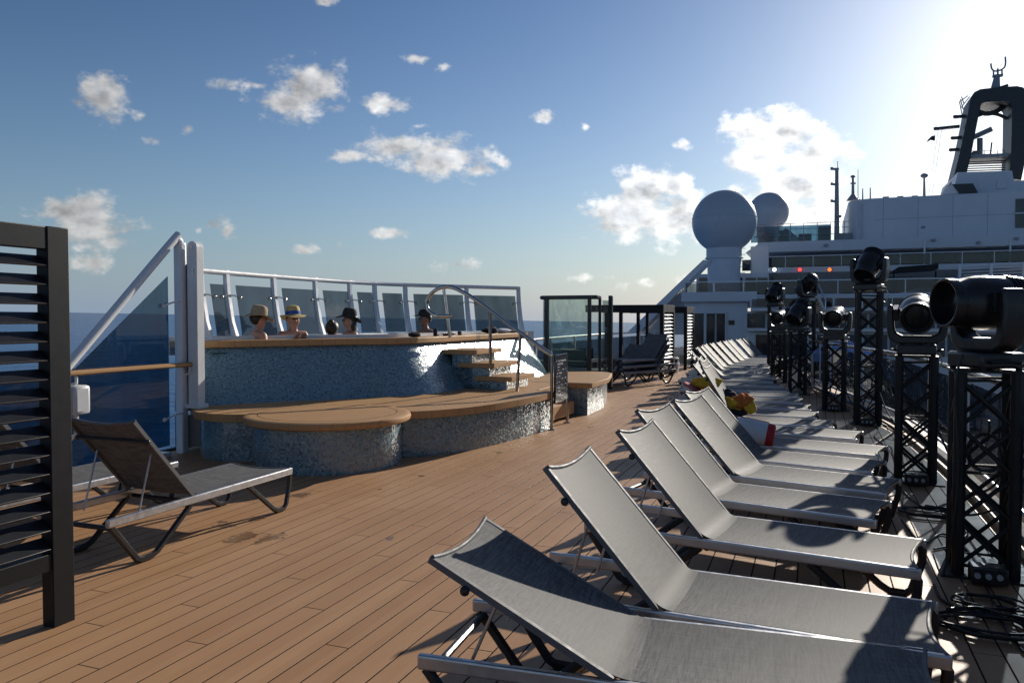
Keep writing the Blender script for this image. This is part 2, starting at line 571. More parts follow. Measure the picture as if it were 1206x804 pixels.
def sling_mat():
    m, n, b = new_mat('sling_fabric')
    co = n.n('ShaderNodeTexCoord').outputs['Object']
    g1 = n.noise(n.vm('MULTIPLY', co, (5, 260, 5)), 1.0, 3, .75)
    g2 = n.noise(n.vm('MULTIPLY', co, (240, 8, 200)), 1.0, 3, .75)
    f = n.noise(co, 2.0, 4, .6)
    g3 = n.noise(n.vm('MULTIPLY', co, (75, 7, 60)), 1.0, 4, .7)
    w = n.m('ADD', n.m('ADD', n.m('MULTIPLY', g1, .3), n.m('MULTIPLY', g2, .35)), n.m('MULTIPLY', g3, .35))
    base = n.mix(n.lin(w, .40, .60), (.04, .04, .042, 1), (.225, .22, .211, 1))
    base = n.mix(n.lin(f, .35, .75, 0, .3), base, (.16, .155, .147, 1))
    n.put(b.inputs['Base Color'], base)
    n.put(b.inputs['Roughness'], n.lin(w, .3, .7, .62, .76))
    b.inputs['Specular IOR Level'].default_value = .19
    bn = n.n('ShaderNodeBump'); bn.inputs['Strength'].default_value = .5; bn.inputs['Distance'].default_value = .001
    n.put(bn.inputs['Height'], w); n.put(b.inputs['Normal'], bn.outputs[0])
    return m


def sea_mat():
    m, n, b = new_mat('sea_water')
    P = n.n('ShaderNodeNewGeometry').outputs['Position']
    f = n.noise(n.vm('MULTIPLY', P, (.0012, .0004, 0)), 1.0, 5, .6)
    n.put(b.inputs['Base Color'], n.mix(n.lin(f, .3, .7), (.008, .066, .20, 1), (.014, .092, .26, 1)))
    b.inputs['Roughness'].default_value = .22
    b.inputs['IOR'].default_value = 1.33
    b.inputs['Specular IOR Level'].default_value = .04
    w1 = n.noise(P, .11, 6, .62)
    w2 = n.noise(n.vm('MULTIPLY', P, (1, .5, 1)), .018, 4, .55)
    h = n.m('ADD', n.m('MULTIPLY', w1, 1.1), n.m('MULTIPLY', w2, 5.0))
    bn = n.n('ShaderNodeBump'); bn.inputs['Strength'].default_value = 1.0; bn.inputs['Distance'].default_value = 1.0
    n.put(bn.inputs['Height'], h); n.put(b.inputs['Normal'], bn.outputs[0])
    return m


M = {}
M['deck'] = deck_mat()
M['caulk'] = plain('deck_caulk', (.05, .032, .022), .95, spec=.02)
M['teak'] = teak_mat()
M['mosaic'] = mosaic_mat()
M['sling'] = sling_mat()
M['sea'] = sea_mat()
M['alu'] = plain('brushed_aluminium', (.50, .50, .51), .40, .85, var=.06, vscale=9)
M['trim'] = plain('sling_trim', (.14, .14, .145), .62, .0, var=.1, spec=.3)
M['darkleg'] = plain('dark_coated_metal', (.035, .036, .04), .35, .3, var=.15)
M['steel'] = plain('polished_steel', (.46, .45, .43), .2, 1.0, var=.06, rvar=.06)
M['white'] = plain('white_marine_paint', (.72, .73, .74), .34, var=.05, vscale=3, bump=.05, coat=.15)
M['hullwhite'] = plain('superstructure_paint', (.62, .65, .70), .42, var=.06, vscale=.7, bump=.03)
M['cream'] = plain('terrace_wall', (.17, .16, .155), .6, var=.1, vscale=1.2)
M['black'] = plain('black_lacquered_frame', (.010, .010, .0125), .5, var=.15, spec=.25, rvar=.04)
M['slat'] = plain('anthracite_slat', (.020, .021, .026), .36, var=.1, spec=.4, rvar=.05)
M['rig'] = plain('black_rig_paint', (.011, .011, .012), .5, var=.25, bump=.1, spec=.35)
M['plastic'] = plain('black_fixture_shell', (.014, .014, .016), .33, var=.25, bump=.08)
M['lens'] = plain('fixture_lens', (.01, .011, .014), .22, var=.1, spec=.35)
M['cable'] = plain('rubber_cable', (.012, .012, .012), .45, var=.2)
M['tint'] = glass('tinted_glass', (.27, .41, .50))
M['smoke'] = glass('smoked_glass', (.38, .43, .45))
M['clear'] = glass('clear_glass', (.80, .87, .86))
M['green'] = glass('greenish_glass', (.74, .83, .80))
M['deckglass'] = glass('terrace_glass', (.42, .47, .52))
M['darkwin'] = plain('dark_window', (.018, .024, .032), .08, var=.2, spec=.6)
M['radome'] = plain('radome_shell', (.50, .53, .58), .38, var=.04, vscale=2)
M['funnel'] = plain('funnel_charcoal', (.03, .032, .036), .45, var=.15)
M['mast'] = plain('mast_grey', (.30, .31, .33), .5, var=.1)
M['red'] = plain('red_canvas', (.45, .02, .03), .7, var=.15, bump=.3)
M['bagwhite'] = plain('white_canvas', (.66, .66, .68), .7, var=.08, bump=.3)
M['yellow'] = plain('yellow_towel', (.78, .46, .03), .9, var=.25, vscale=20, bump=.6)
M['orange'] = plain('orange_towel', (.60, .16, .03), .9, var=.2, vscale=20, bump=.6)
M['navy'] = plain('navy_cloth', (.015, .018, .035), .85, var=.3, vscale=14, bump=.5)
M['pattern'] = plain('red_patterned_towel', (.42, .12, .14), .9, var=.7, vscale=34, bump=.6)
M['cushion'] = plain('charcoal_cushion', (.05, .052, .058), .8, var=.15, bump=.3)
M['paleseat'] = plain('pale_daybed_base', (.45, .5, .56), .5, var=.06)
M['blue'] = plain('blue_canopy_cloth', (.30, .37, .66), .7, var=.12)
M['beige'] = plain('beige_canvas', (.48, .40, .32), .8, var=.1)
M['signdark'] = plain('sign_board', (.02, .022, .035), .15, var=.4, vscale=18, spec=.7)
M['signprint'] = plain('sign_print', (.45, .47, .5), .4, var=.3, vscale=30)
M['speaker'] = plain('white_speaker', (.66, .66, .66), .45, var=.05)
M['grille'] = plain('speaker_grille', (.42, .42, .43), .6, var=.2, vscale=120)
M['water'] = plain('pool_water', (.10, .34, .38), .05, var=.1, bump=.5, bscale=4, spec=.6)
M['lw'] = glow('lamp_white', (.75, .88, 1.0), 4.0)
M['lr'] = glow('lamp_red', (1.0, .06, .05), 2.0)
M['lo'] = glow('lamp_orange', (1.0, .25, .05), 1.2)
M['straw'] = plain('straw', (.34, .27, .17), .8, var=.3, vscale=60, bump=.6)
M['straw2'] = plain('golden_straw', (.55, .42, .17), .8, var=.3, vscale=60, bump=.6)
M['blueband'] = plain('blue_band', (.03, .10, .42), .7)
M['darkhat'] = plain('dark_hat', (.03, .026, .026), .8, var=.3, vscale=30)
M['hair'] = plain('dark_hair', (.022, .016, .013), .5, var=.4, vscale=60, bump=.6)
M['skin'] = plain('skin', (.46, .24, .17), .5, var=.1, vscale=12)
M['skin2'] = plain('tanned_skin', (.34, .17, .115), .5, var=.1, vscale=12)
M['kerb'] = plain('rough_grey_kerb', (.22, .22, .23), .9, var=.15, spec=.1)
M['lowdeck'] = plain('lower_deck', (.22, .15, .11), .6, var=.15, vscale=1.5)

# ------------------------------------------------------------------ sea and hull
mb = MB()
rings = [0, 60, 200, 600, 1800, 5000, 10800]
ns = 96
vs = [(0, 0, 0)]
for r in rings[1:]:
    for k in range(ns):
        t = 2 * math.pi * k / ns
        vs.append((r * math.cos(t), r * math.sin(t), 0))
fs = [(0, 1 + k, 1 + (k + 1) % ns) for k in range(ns)]
for i in range(len(rings) - 2):
    for k in range(ns):
        a_, b_ = 1 + i * ns + k, 1 + i * ns + (k + 1) % ns
        fs.append((a_, a_ + ns, b_ + ns, b_))
mb.add(vs, fs)
sea = raw_obj('sea', mb.mesh('sea', M['sea']))
sea.location = (0, 0, -35)
sea.rotation_euler = (0, HEEL, 0)
tag(sea, kind='structure')
struct('hull', MB().box(-7.75, 25, -45, 90, -36, -2.9), M['hullwhite'])
struct('lower_deck', MB().box(1.3, 24.8, -10, 60, -2.9, -2.7), M['lowdeck'])

# ------------------------------------------------------------------ the promenade deck, plank by plank
deck = struct('deck', MB().box(-7.6, 1.75, -4, 44, -.35, -.0009), M['caulk'])
PW, PL, PT = .138, 2.4, .016


def plank_mesh(mb, x0, y0, w, ln, z1=0.0):
    c = .0003
    g = .0046
    X0, X1, Y0, Y1 = x0 + g, x0 + w - g, y0 + g * .7, y0 + ln - g * .7
    b = [(X0, Y0, z1 - PT), (X1, Y0, z1 - PT), (X1, Y1, z1 - PT), (X0, Y1, z1 - PT),
         (X0, Y0, z1 - c), (X1, Y0, z1 - c), (X1, Y1, z1 - c), (X0, Y1, z1 - c),
         (X0 + c, Y0 + c, z1), (X1 - c, Y0 + c, z1), (X1 - c, Y1 - c, z1), (X0 + c, Y1 - c, z1)]
    mb.add(b, [(0, 1, 5, 4), (1, 2, 6, 5), (2, 3, 7, 6), (3, 0, 4, 7), (4, 5, 9, 8), (5, 6, 10, 9), (6, 7, 11, 10), (7, 4, 8, 11), (8, 9, 10, 11)])


def project(l, a, z=0.0):
    p = S(l, a, z) - Vector((0, 0, EYE))
    p.rotate(Euler((PITCH, 0, 0)))
    if p.y < .1: return None
    return CX + F * p.x / p.y, CY - F * p.z / p.y, p.y


L_MIN, L_MAX, A_MIN, A_MAX = -7.4, 1.55, -3.0, 43.0
planks = []
i = 0
l = L_MIN
while l < L_MAX:
    st = A_MIN - (i * 0.93 % PL) - (i % 3) * .07
    a = st
    while a < A_MAX:
        planks.append((l, a))
        a += PL
    l += PW
    i += 1


def area_in_view(l, a):
    n = 0
    dmin = 1e9
    for k in range(7):
        p = project(l + PW / 2, a + PL * k / 6)
        if p and -5 < p[0] < 1211 and p[1] < 809 and not (p[0] > 700 and p[1] > 640):
            n += 1; dmin = min(dmin, p[2])
    if l < -5.2 and a > 7.5 and a < 13.5: return 0
    return n / (dmin * dmin) if n else 0


ranked = sorted(planks, key=lambda q: -area_in_view(*q))
proto = MB(); plank_mesh(proto, 0, 0, PW, PL)
pm = proto.mesh('plank', M['deck'], smooth=False)
for (l, a) in ranked[:300]:
    o = raw_obj('plank', pm, deck)
    o.location = (l, a, 0)
rest = MB()
for (l, a) in ranked[300:]: plank_mesh(rest, l, a, PW, PL)
o = part('plank_field', rest, M['deck'], deck, smooth=False)
o['kind'] = 'stuff'

# ------------------------------------------------------------------ sun loungers
LCACHE = {}


def lounger_meshes(ang):
    if ang in LCACHE: return LCACHE[ang]
    a = R(ang)
    W, L, ZR, HX, BL = .31, 1.9, .325, .76, .80
    dv, nv = Vector((-math.cos(a), 0, math.sin(a))), Vector((math.sin(a), 0, math.cos(a)))
    H = Vector((HX, 0, .362))
    out = []
    for s in (-1, 1):
        out.append(('side_rail', MB().box(0, L, s * W - .017, s * W + .017, ZR - .028, ZR + .03).mesh('side_rail', M['alu'], bevel=.009), None))
    for s in (-1, 1):
        y = s * (W - .004)
        out.append(('leg', MB().tube([(.03, y, .30), (.10, y, .215), (.235, y, .04), (.27, y, .022), (.36, y, .022), (.41, y, .04), (.60, y, .19), (.74, y, .30)], .025, 6, squash=.8).mesh('leg', M['darkleg']), None))
        out.append(('leg', MB().tube([(L - .03, y, .315), (L - .015, y, .29), (L - .02, y, .22), (L - .07, y, .05), (L - .10, y, .022), (L - .19, y, .022), (L - .24, y, .05), (L - .40, y, .18), (L - .55, y, .30)], .023, 6, squash=.8).mesh('leg', M['darkleg']), None))
    for x, z in ((.05, .285), (.78, .30), (1.36, .29)):
        out.append(('crossbar', MB().tube([(x, -W, z), (x, W, z)], .017, 8).mesh('crossbar', M['darkleg']), None))
    # seat sling with a scooped foot edge
    nx, ny = 14, 8
    mb = MB()
    for side in (0, 1):
        vs = []
        for i in range(nx + 1):
            for j in range(ny + 1):
                y = -W + .012 + (2 * W - .024) * j / ny
                k = 1 - (y / W) ** 2
                x = HX + .06 + (L - .02 - .04 * k - HX - .06) * i / nx
                vs.append((x, y, .357 - .016 * k - side * .005))
        fs = [(i * (ny + 1) + j, (i + 1) * (ny + 1) + j, (i + 1) * (ny + 1) + j + 1, i * (ny + 1) + j + 1) for i in range(nx) for j in range(ny)]
        if side: fs = [f[::-1] for f in fs]
        mb.add(vs, fs)
    out.append(('seat_sling', mb.mesh('seat_sling', M['sling']), None))
    pts = []
    for j in range(13):
        y = -W + 2 * W * j / 12
        k = 1 - (y / W) ** 2
        pts.append((L - .018 - .04 * k, y, .352 - .014 * k))
    out.append(('foot_bar', MB().tube(pts, .010, 8).mesh('foot_bar', M['trim']), None))
    mb = MB()
    for side in (0, 1):
        vs = []
        for i in range(nx + 1):
            for j in range(ny + 1):
                y = -W + .012 + (2 * W - .024) * j / ny
                k = 1 - (y / W) ** 2
                s = (BL - .012 - .036 * k) * i / nx - .01
                if i <= 5:
                    t_ = i / 5
                    A_, B_, C_ = Vector((HX + .06, 0, .357 - .016 * k)), H - nv * .012 * k - Vector((0, 0, .003)), H + dv * .06 - nv * .012 * k
                    p = A_ * (1 - t_) ** 2 + B_ * 2 * t_ * (1 - t_) + C_ * t_ * t_ - nv * side * .005
                else:
                    s = .06 + (BL - .012 - .028 * k - .06) * (i - 5) / (nx - 5)
                    p = H + dv * s + nv * (-.02 * k * (.6 + .4 * i / nx) - side * .005)
                vs.append((p.x, y, p.z))
        fs = [(i * (ny + 1) + j, i * (ny + 1) + j + 1, (i + 1) * (ny + 1) + j + 1, (i + 1) * (ny + 1) + j) for i in range(nx) for j in range(ny)]
        if side: fs = [f[::-1] for f in fs]
        mb.add(vs, fs)
    out.append(('backrest', mb.mesh('backrest', M['sling']), None))
    mb = MB()
    for s in (-1, 1):
        p, q = H - nv * .012, H + dv * BL - nv * .012
        mb.bar((p.x, s * (W - .002), p.z), (q.x, s * (W - .002), q.z), .022, .026, up=nv)
    pts = []
    for j in range(13):
        y = -W + 2 * W * j / 12
        k = 1 - (y / W) ** 2
        p = H + dv * (BL - .008 - .028 * k) - nv * (.02 * k)
        pts.append((p.x, y, p.z))
    mb.tube(pts, .010, 8)
    out.append(('back_frame', mb.mesh('back_frame', M['trim']), 'backrest'))
    mb = MB()
    q = H + dv * .62 - nv * .035
    mb.tube([(q.x, -W - .02, q.z), (q.x, W + .02, q.z)], .012, 8)
    for s in (-1, 1): mb.sphere((q.x, s * (W + .012), q.z), .02, 8, 6)
    out.append(('stay_bar', mb.mesh('stay_bar', M['darkleg']), 'backrest'))
    st = min(.62, .36 / max(.2, math.sin(a)))
    for s in (-1, 1):
        q = H + dv * min(.5, st) - nv * .03
        out.append(('prop', MB().tube([(q.x, s * .25, q.z), (max(.08, q.x - .12), s * .25, ZR - .03)], .007, 6).mesh('prop', M['alu']), None))
    LCACHE[ang] = out
    return out


def lounger(l, a, phi, ang, label, group, z=0.0):
    """l, a: middle of the foot end; phi: heading foot->head measured from -l towards +a (degrees)"""
    h = (-math.cos(R(phi)), math.sin(R(phi)))
    o = bpy.data.objects.new('sun_lounger', None)
    C.objects.link(o)
    o.location = S(l + h[0] * 1.9, a + h[1] * 1.9, z)
    # local +x runs head -> foot
    dw = S(-h[0], -h[1]) - S(0, 0)
    o.rotation_euler = (0, 0, math.atan2(dw.y, dw.x))
    tag(o, label, 'sun lounger', group)
    last = {}
    for nm, me, par in lounger_meshes(ang):
        c = raw_obj(nm, me, last.get(par, o))
        last[nm] = c
    return o


ORD = ['', 'first', 'second', 'third', 'fourth', 'fifth', 'sixth', 'seventh', 'eighth', 'ninth', 'tenth', 'eleventh', 'twelfth', 'thirteenth', 'fourteenth', 'fifteenth']
ROW = 'sun loungers in the long row beside the inner rail'
# front foot corner pixels of the first loungers of the row, heading, back angle
near = [(1146, 856, -4, 28), (1122, 770, 3, 48), (1080, 668, 10, 48), (1043, 612, 12, 48), (1046, 580, 14, 47), (1032, 555, 14, 47), (1030, 535, 12, 14), (1011, 516, 9, 16)]
row = []
for (px, py, phi, ang) in near:
    l, a = G(px, py, .36)
    row.append((l + .31 * math.sin(R(phi)), a + .31 * math.cos(R(phi)), phi, ang))
FOOT = [(9, .42), (12.7, -.1), (17, -.75), (21, -1.05), (25, -.95), (29, -.5)]
PHI = [(9, 8), (12, 0), (16, -6), (20, -2), (24, 5), (29, 12)]
a = row[-1][1]
angs = [58, 62, 50, 55, 47, 47, 47, 47, 48, 47, 47, 47, 47, 47, 47, 47, 47, 47, 47, 47, 47, 47, 47]
k = 0
while a < 27.0:
    a += .9 if a < 14 else 1.1
    row.append((interp(a, FOOT), a, interp(a, PHI), angs[k]))
    k += 1
for i, (l, a, phi, ang) in enumerate(row):
    n = i + 1
    if n == 1: lab = 'grey mesh lounger with the lowest reclined back, end one of the row by the rail'
    elif n == 2: lab = 'grey mesh lounger with raised back next to the low-backed end lounger'
    elif n <= 15: lab = 'grey mesh lounger, %s of the row by the rail counted from its low-backed end' % ORD[n]
    else: lab = 'grey mesh lounger in the far bend of the row near the white doors'
    rj = random.Random(i + 40)
    lounger(l + (rj.uniform(-.05, .05) if n > 2 else 0), a, phi + (rj.uniform(-1.6, 1.6) if n > 2 else 0), ang, lab, ROW)
# loungers on the sea side, lying along the ship
SEA_G = 'loungers on the sea side'
lounger(-4.53, 5.62, -90, 49, 'dark mesh lounger with raised back beside the round mosaic bench', SEA_G)
lounger(-5.68, 5.50, -90, 49, 'dark mesh lounger behind the louvred screen, between another lounger and the glass rail', SEA_G)
# loungers drawn together under the far pergola
for k, w in enumerate(('bottom', 'middle', 'top')):
    lounger(-4.5 - .03 * k, 18.55 + .04 * k, 120, 50, 'dark lounger at the %s of the stack next to the far black pergola' % w, 'loungers gathered at the pergola', z=.14 * k)
lounger(-5.12, 18.9, 120, 50, 'dark lounger standing alone between the lounger stack and the round daybed', 'loungers gathered at the pergola')

# ------------------------------------------------------------------ louvred cabana screen
def louvre_panel(t, l, a0, a1, top, zb, n, sp, pw=.085, beam=.12):
    for aa in (a0 + pw * .75, a1 - pw * .75):
        part('post', MB().box(l - pw / 2, l + pw / 2, aa - pw * .75, aa + pw * .75, 0, top), M['black'], t, bevel=.004)
    part('top_beam', MB().box(l - pw / 2 + .004, l + pw / 2 - .004, a0 + pw * 1.5, a1 - pw * 1.5, top - beam, top - .003), M['black'], t, bevel=.004)
    part('bottom_beam', MB().box(l - pw / 2 + .006, l + pw / 2 - .006, a0 + pw * 1.5, a1 - pw * 1.5, zb - .09, zb), M['black'], t, bevel=.004)
    z = top - beam - sp * .62
    sm = None
    for k in range(n):
        if z < zb + .02: break
        mb = MB().bar((0, a0 + pw * 1.5 - (a0 + a1) / 2, 0), (0, a1 - pw * 1.5 - (a0 + a1) / 2, 0), .092, .011, up=(math.sin(R(36)), 0, math.cos(R(36))))
        if sm is None: sm = mb.mesh('slat', M['slat'], bevel=.002)
        o = raw_obj('slat', sm, t)
        lo = OFF[t]
        o.location = (l - lo[0], (a0 + a1) / 2 - lo[1], z - lo[2])
        z -= sp
    return t


pl, pa = -3.80, 3.10
t = thing('louvre_screen', 'black louvred privacy screen standing on the open deck before the dark sea-side loungers', 'screen', pl, pa, 0)
louvre_panel(t, pl, pa - 2.0, pa, 2.13, .40, 24, .1)
part('roof_rail', MB().box(pl - 1.9, pl - .05, pa - 1.95, pa - 1.83, 2.01, 2.12), M['black'], t, bevel=.004)

# ------------------------------------------------------------------ far pergolas
def pergola(a0, a1, label):
    t = thing('pergola', label, 'pergola', -4.55, a0, 0, 'black pergolas along the sea side')
    louvre_panel(t, -3.80, a0, a1, 2.0, .34, 20, .098, pw=.1, beam=.2)
    for aa in (a0 + .06, a1 - .06):
        part('post', MB().box(-5.36, -5.26, aa - .05, aa + .05, 0, 1.8), M['black'], t, bevel=.004)
    part('roof_beam', MB().box(-5.9, -3.853, a0 + .005, a0 + .11, 1.8, 1.995), M['black'], t, bevel=.004)
    part('roof_beam', MB().box(-5.9, -3.853, a1 - .11, a1 - .005, 1.8, 1.995), M['black'], t, bevel=.004)
    part('roof_beam', MB().box(-5.36, -5.26, a0 + .12, a1 - .12, 1.81, 1.99), M['black'], t, bevel=.004)
    for k in range(5):
        l = -5.05 + k * .24
        part('roof_slat', MB().bar((l, a0 + .12, 1.9), (l, a1 - .12, 1.9), .02, .1, up=(.3, 0, 1)), M['slat'], t)
    return t


pergola(20.9, 22.7, 'black pergola with a sunlit louvred side, next to the gathered loungers')
pergola(25.0, 26.6, 'smaller-looking black louvred pergola farther along, towards the white doors')

# ------------------------------------------------------------------ curves of the pool
WALLB = catmull([(-7.35, 7.5), (-6.95, 7.85), (-6.02, 9.1), (-5.52, 9.55), (-5.2, 10.0), (-5.09, 10.5), (-5.06, 11.2), (-5.04, 12.4), (-5.0, 14.1), (-5.05, 15.1), (-5.5, 16.0)], 9)
SCREEN = catmull([(-7.42, 7.95), (-7.5, 9.67), (-7.45, 11.7), (-7.15, 13.0), (-6.5, 14.15), (-5.72, 15.42)], 9)
ZBENCH, ZT = .55, 1.27


def polylen(pts):
    s, out = 0.0, [0.0]
    for p, q in zip(pts, pts[1:]):
        s += (q - p).length; out.append(s)
    return out


def band(pts, z0, z1, pts2=None):
    pts2 = pts2 or pts
    ln = polylen(pts)
    h = math.sqrt((z1 - z0) ** 2 + (pts[len(pts) // 2] - pts2[len(pts) // 2]).length ** 2)
    return ([(p.x, p.y, z0) for p in pts], [(p.x, p.y, z1) for p in pts2], [(s, 0) for s in ln], [(s, h) for s in ln])


def offset(pts, d):
    out = []
    for i, p in enumerate(pts):
        a_, b_ = pts[max(0, i - 1)], pts[min(len(pts) - 1, i + 1)]
        tn = (b_ - a_).normalized()
        out.append(Vector((p.x + tn.y * d, p.y - tn.x * d)))      # +d : right-hand side of travel (towards +l)
    return out


V2 = lambda pts: [Vector((p[0], p[1])) for p in pts]
WALLB, SCREEN = V2(WALLB), V2(SCREEN)
WALLT = [p + (q - p) * min(1, .35 + k / 30) for k, (p, q) in enumerate(zip(WALLB, offset(WALLB, -.475)))]
pool = thing('raised_pool', 'raised pool with sloping blue mosaic wall, teak coping and bathers inside', 'pool', -6.0, 11.5, 0)
part('mosaic_wall', MB().strip(*band(WALLB, ZBENCH - .05, ZT, WALLT)), M['mosaic'], pool, fix=False)


def ringslab(outer, inner, z0, z1):
    """closed band between two polylines"""
    n = len(outer)
    vs = [(p.x, p.y, z) for z in (z0, z1) for c in (outer, inner) for p in c]
    o0, i0, o1, i1 = 0, n, 2 * n, 3 * n
    fs = []
    for k in range(n - 1):
        fs += [(o0 + k, o0 + k + 1, o1 + k + 1, o1 + k), (i0 + k + 1, i0 + k, i1 + k, i1 + k + 1), (o1 + k, o1 + k + 1, i1 + k + 1, i1 + k), (o0 + k + 1, o0 + k, i0 + k, i0 + k + 1)]
    fs += [(o0, o1, i1, i0), (o0 + n - 1, i0 + n - 1, i1 + n - 1, o1 + n - 1)]
    return MB().add(vs, fs)


part('coping', ringslab(offset(WALLT, .07), offset(WALLT, -.26), ZT - .005, ZT + .085), M['teak'], pool, bevel=.012, fix=True)
part('rim', ringslab(offset(WALLT, -.262), offset(WALLT, -.33), ZT - .1, ZT + .135), M['white'], pool, bevel=.012, fix=True)
part('ledge', ringslab([p + (q - p) * min(1, .12 + k / 14) for k, (p, q) in enumerate(zip(SCREEN, offset(SCREEN, .40)))], offset(SCREEN, -.12), 0.6, ZT + .11), M['white'], pool, bevel=.015, fix=True)
loop = offset(WALLT, -.29) + list(reversed(offset(SCREEN, .3)))
part('water', MB().add([(p.x, p.y, 1.20) for p in loop], [tuple(range(len(loop)))]), M['water'], pool, fix=True)
loop2 = WALLB + list(reversed(SCREEN))
part('basin_floor', MB().prism([(p.x, p.y) for p in loop2], .05, .45), M['mosaic'], pool, fix=True)
# steps: four teak treads on mosaic risers
for k in range(3):
    z = ZBENCH + .2 * (k + 1)
    l1 = -4.28 - .29 * k
    a0, a1 = 11.08, 12.12
    mb = MB()
    ln = 1.04
    for (A, B, w) in (((-5.3, a0 + .05), (l1 - .1, a0 + .05), 1.0), ((l1 - .1, a0 + .05), (l1 - .1, a1 - .05), 1.0), ((l1 - .1, a1 - .05), (-5.3, a1 - .05), 1.0)):
        d = math.dist(A, B)
        mb.add([(A[0], A[1], ZBENCH - .02), (B[0], B[1], ZBENCH - .02), (B[0], B[1], z - .07), (A[0], A[1], z - .07)], [(0, 1, 2, 3)], [(0, 0), (d, 0), (d, z - .07 - ZBENCH), (0, z - .07 - ZBENCH)])
    r = part('riser', mb, M['mosaic'], pool, smooth=False)
    part('tread', MB().box(l1 - .62, l1, a0, a1, z - .072, z), M['teak'], pool, bevel=.008)

# ------------------------------------------------------------------ mosaic bench with teak top
BE = V2(catmull([(-6.98, 7.42), (-6.72, 7.2), (-6.25, 7.13), (-5.72, 7.45), (-5.05, 7.95), (-4.42, 8.15), (-3.95, 8.8), (-3.68, 10.0), (-3.6, 11.12)], 7))
BI = V2(catmull([(-7.3, 7.7), (-6.9, 8.1), (-6.4, 8.6), (-5.9, 9.1), (-5.5, 9.7), (-5.3, 10.1), (-5.1, 10.6), (-4.95, 11.1), (-4.9, 11.6)], 7))
bench = thing('pool_bench', 'curved mosaic bench with teak top wrapped round the foot of the raised pool', 'bench', -5.0, 8.5, 0)
BW = offset(BE, -.07)
part('mosaic_base', MB().strip(*band(BW, 0, ZBENCH - .085)), M['mosaic'], bench)
e0, e1 = BW[-1], BI[-1]
dd = (e1 - e0).length
part('end_wall', MB().add([(e0.x, e0.y, 0), (e1.x, e1.y, 0), (e1.x, e1.y, ZBENCH - .085), (e0.x, e0.y, ZBENCH - .085)], [(0, 1, 2, 3)], [(0, 0), (dd, 0), (dd, .46), (0, .46)]), M['mosaic'], bench, smooth=False)
part('teak_top', ringslab(BE, BI, ZBENCH - .088, ZBENCH), M['teak'], bench, bevel=.02, fix=True)
# platform under the steps
part('step_platform', MB().prism([(-5.4, 10.9), (-4.2, 10.95), (-3.95, 11.4), (-3.95, 12.5), (-4.2, 13.5), (-5.2, 14.0)], .3, ZBENCH - .004), M['teak'], bench, bevel=.01, fix=True)
part('low_step', MB().prism([(-4.6, 11.18), (-3.78, 11.2), (-3.75, 12.62), (-4.6, 12.62)], .05, .26), M['teak'], bench, bevel=.01, fix=True)
# round seat bulging from the bench
rc = G(387, 487, ZBENCH)
RC = Vector((rc[0], rc[1]))
rb = thing('round_seat', 'round drum-shaped mosaic seat with teak disc top bulging from the curved bench', 'seat', RC.x, RC.y, 0)
circ = lambda r, n=56: [Vector((RC.x + r * math.cos(2 * math.pi * k / n), RC.y + r * math.sin(2 * math.pi * k / n))) for k in range(n + 1)]
c1 = circ(.83); ln = polylen(c1)
part('drum', MB().strip([(p.x, p.y, 0) for p in c1], [(p.x, p.y, ZBENCH - .075) for p in c1], [(s, 0) for s in ln], [(s, .47) for s in ln]), M['mosaic'], rb)
part('teak_disc', MB().lathe([(.70, ZBENCH - .075), (.90, ZBENCH - .075), (.93, ZBENCH - .06), (.94, ZBENCH - .03), (.93, ZBENCH + .0), (.90, ZBENCH + .012), (.86, ZBENCH + .014)], 64, Matrix.Translation((RC.x, RC.y, 0))), M['teak'], rb)
part('teak_rim', MB().lathe([(.775, ZBENCH + .010), (.776, ZBENCH + .0152), (.782, ZBENCH + .0152), (.783, ZBENCH + .010)], 64, Matrix.Translation((RC.x, RC.y, 0))), M['caulk'], rb)
# block of the bench beyond the gate
bp = V2([(-3.48, 12.75), (-3.5, 14.0), (-3.75, 15.25), (-3.9, 15.5), (-4.2, 15.62), (-4.75, 15.3), (-4.9, 14.6), (-4.7, 12.75)])
b2 = thing('bench_block', 'short mosaic bench block with teak top beyond the pool gate', 'bench', -4.1, 14.0, 0)
bw = V2([(-3.58, 12.83), (-3.6, 14.0), (-3.84, 15.2), (-4.0, 15.4), (-4.3, 15.5), (-4.7, 15.2), (-4.8, 14.6), (-4.6, 12.83), (-3.58, 12.83)])
ln = polylen(bw)
part('mosaic_base', MB().strip([(p.x, p.y, 0) for p in bw], [(p.x, p.y, ZBENCH - .09) for p in bw], [(s, 0) for s in ln], [(s, .46) for s in ln]), M['mosaic'], b2, smooth=False)
part('teak_top', MB().prism([(p.x, p.y) for p in bp], ZBENCH - .09, ZBENCH), M['teak'], b2, bevel=.015, fix=True)
part('riser', MB().add([(-4.6, 12.0, 0), (-4.6, 12.9, 0), (-4.6, 12.9, .46), (-4.6, 12.0, .46)], [(0, 1, 2, 3)], [(0, 0), (.9, 0), (.9, .46), (0, .46)]), M['mosaic'], b2, smooth=False)

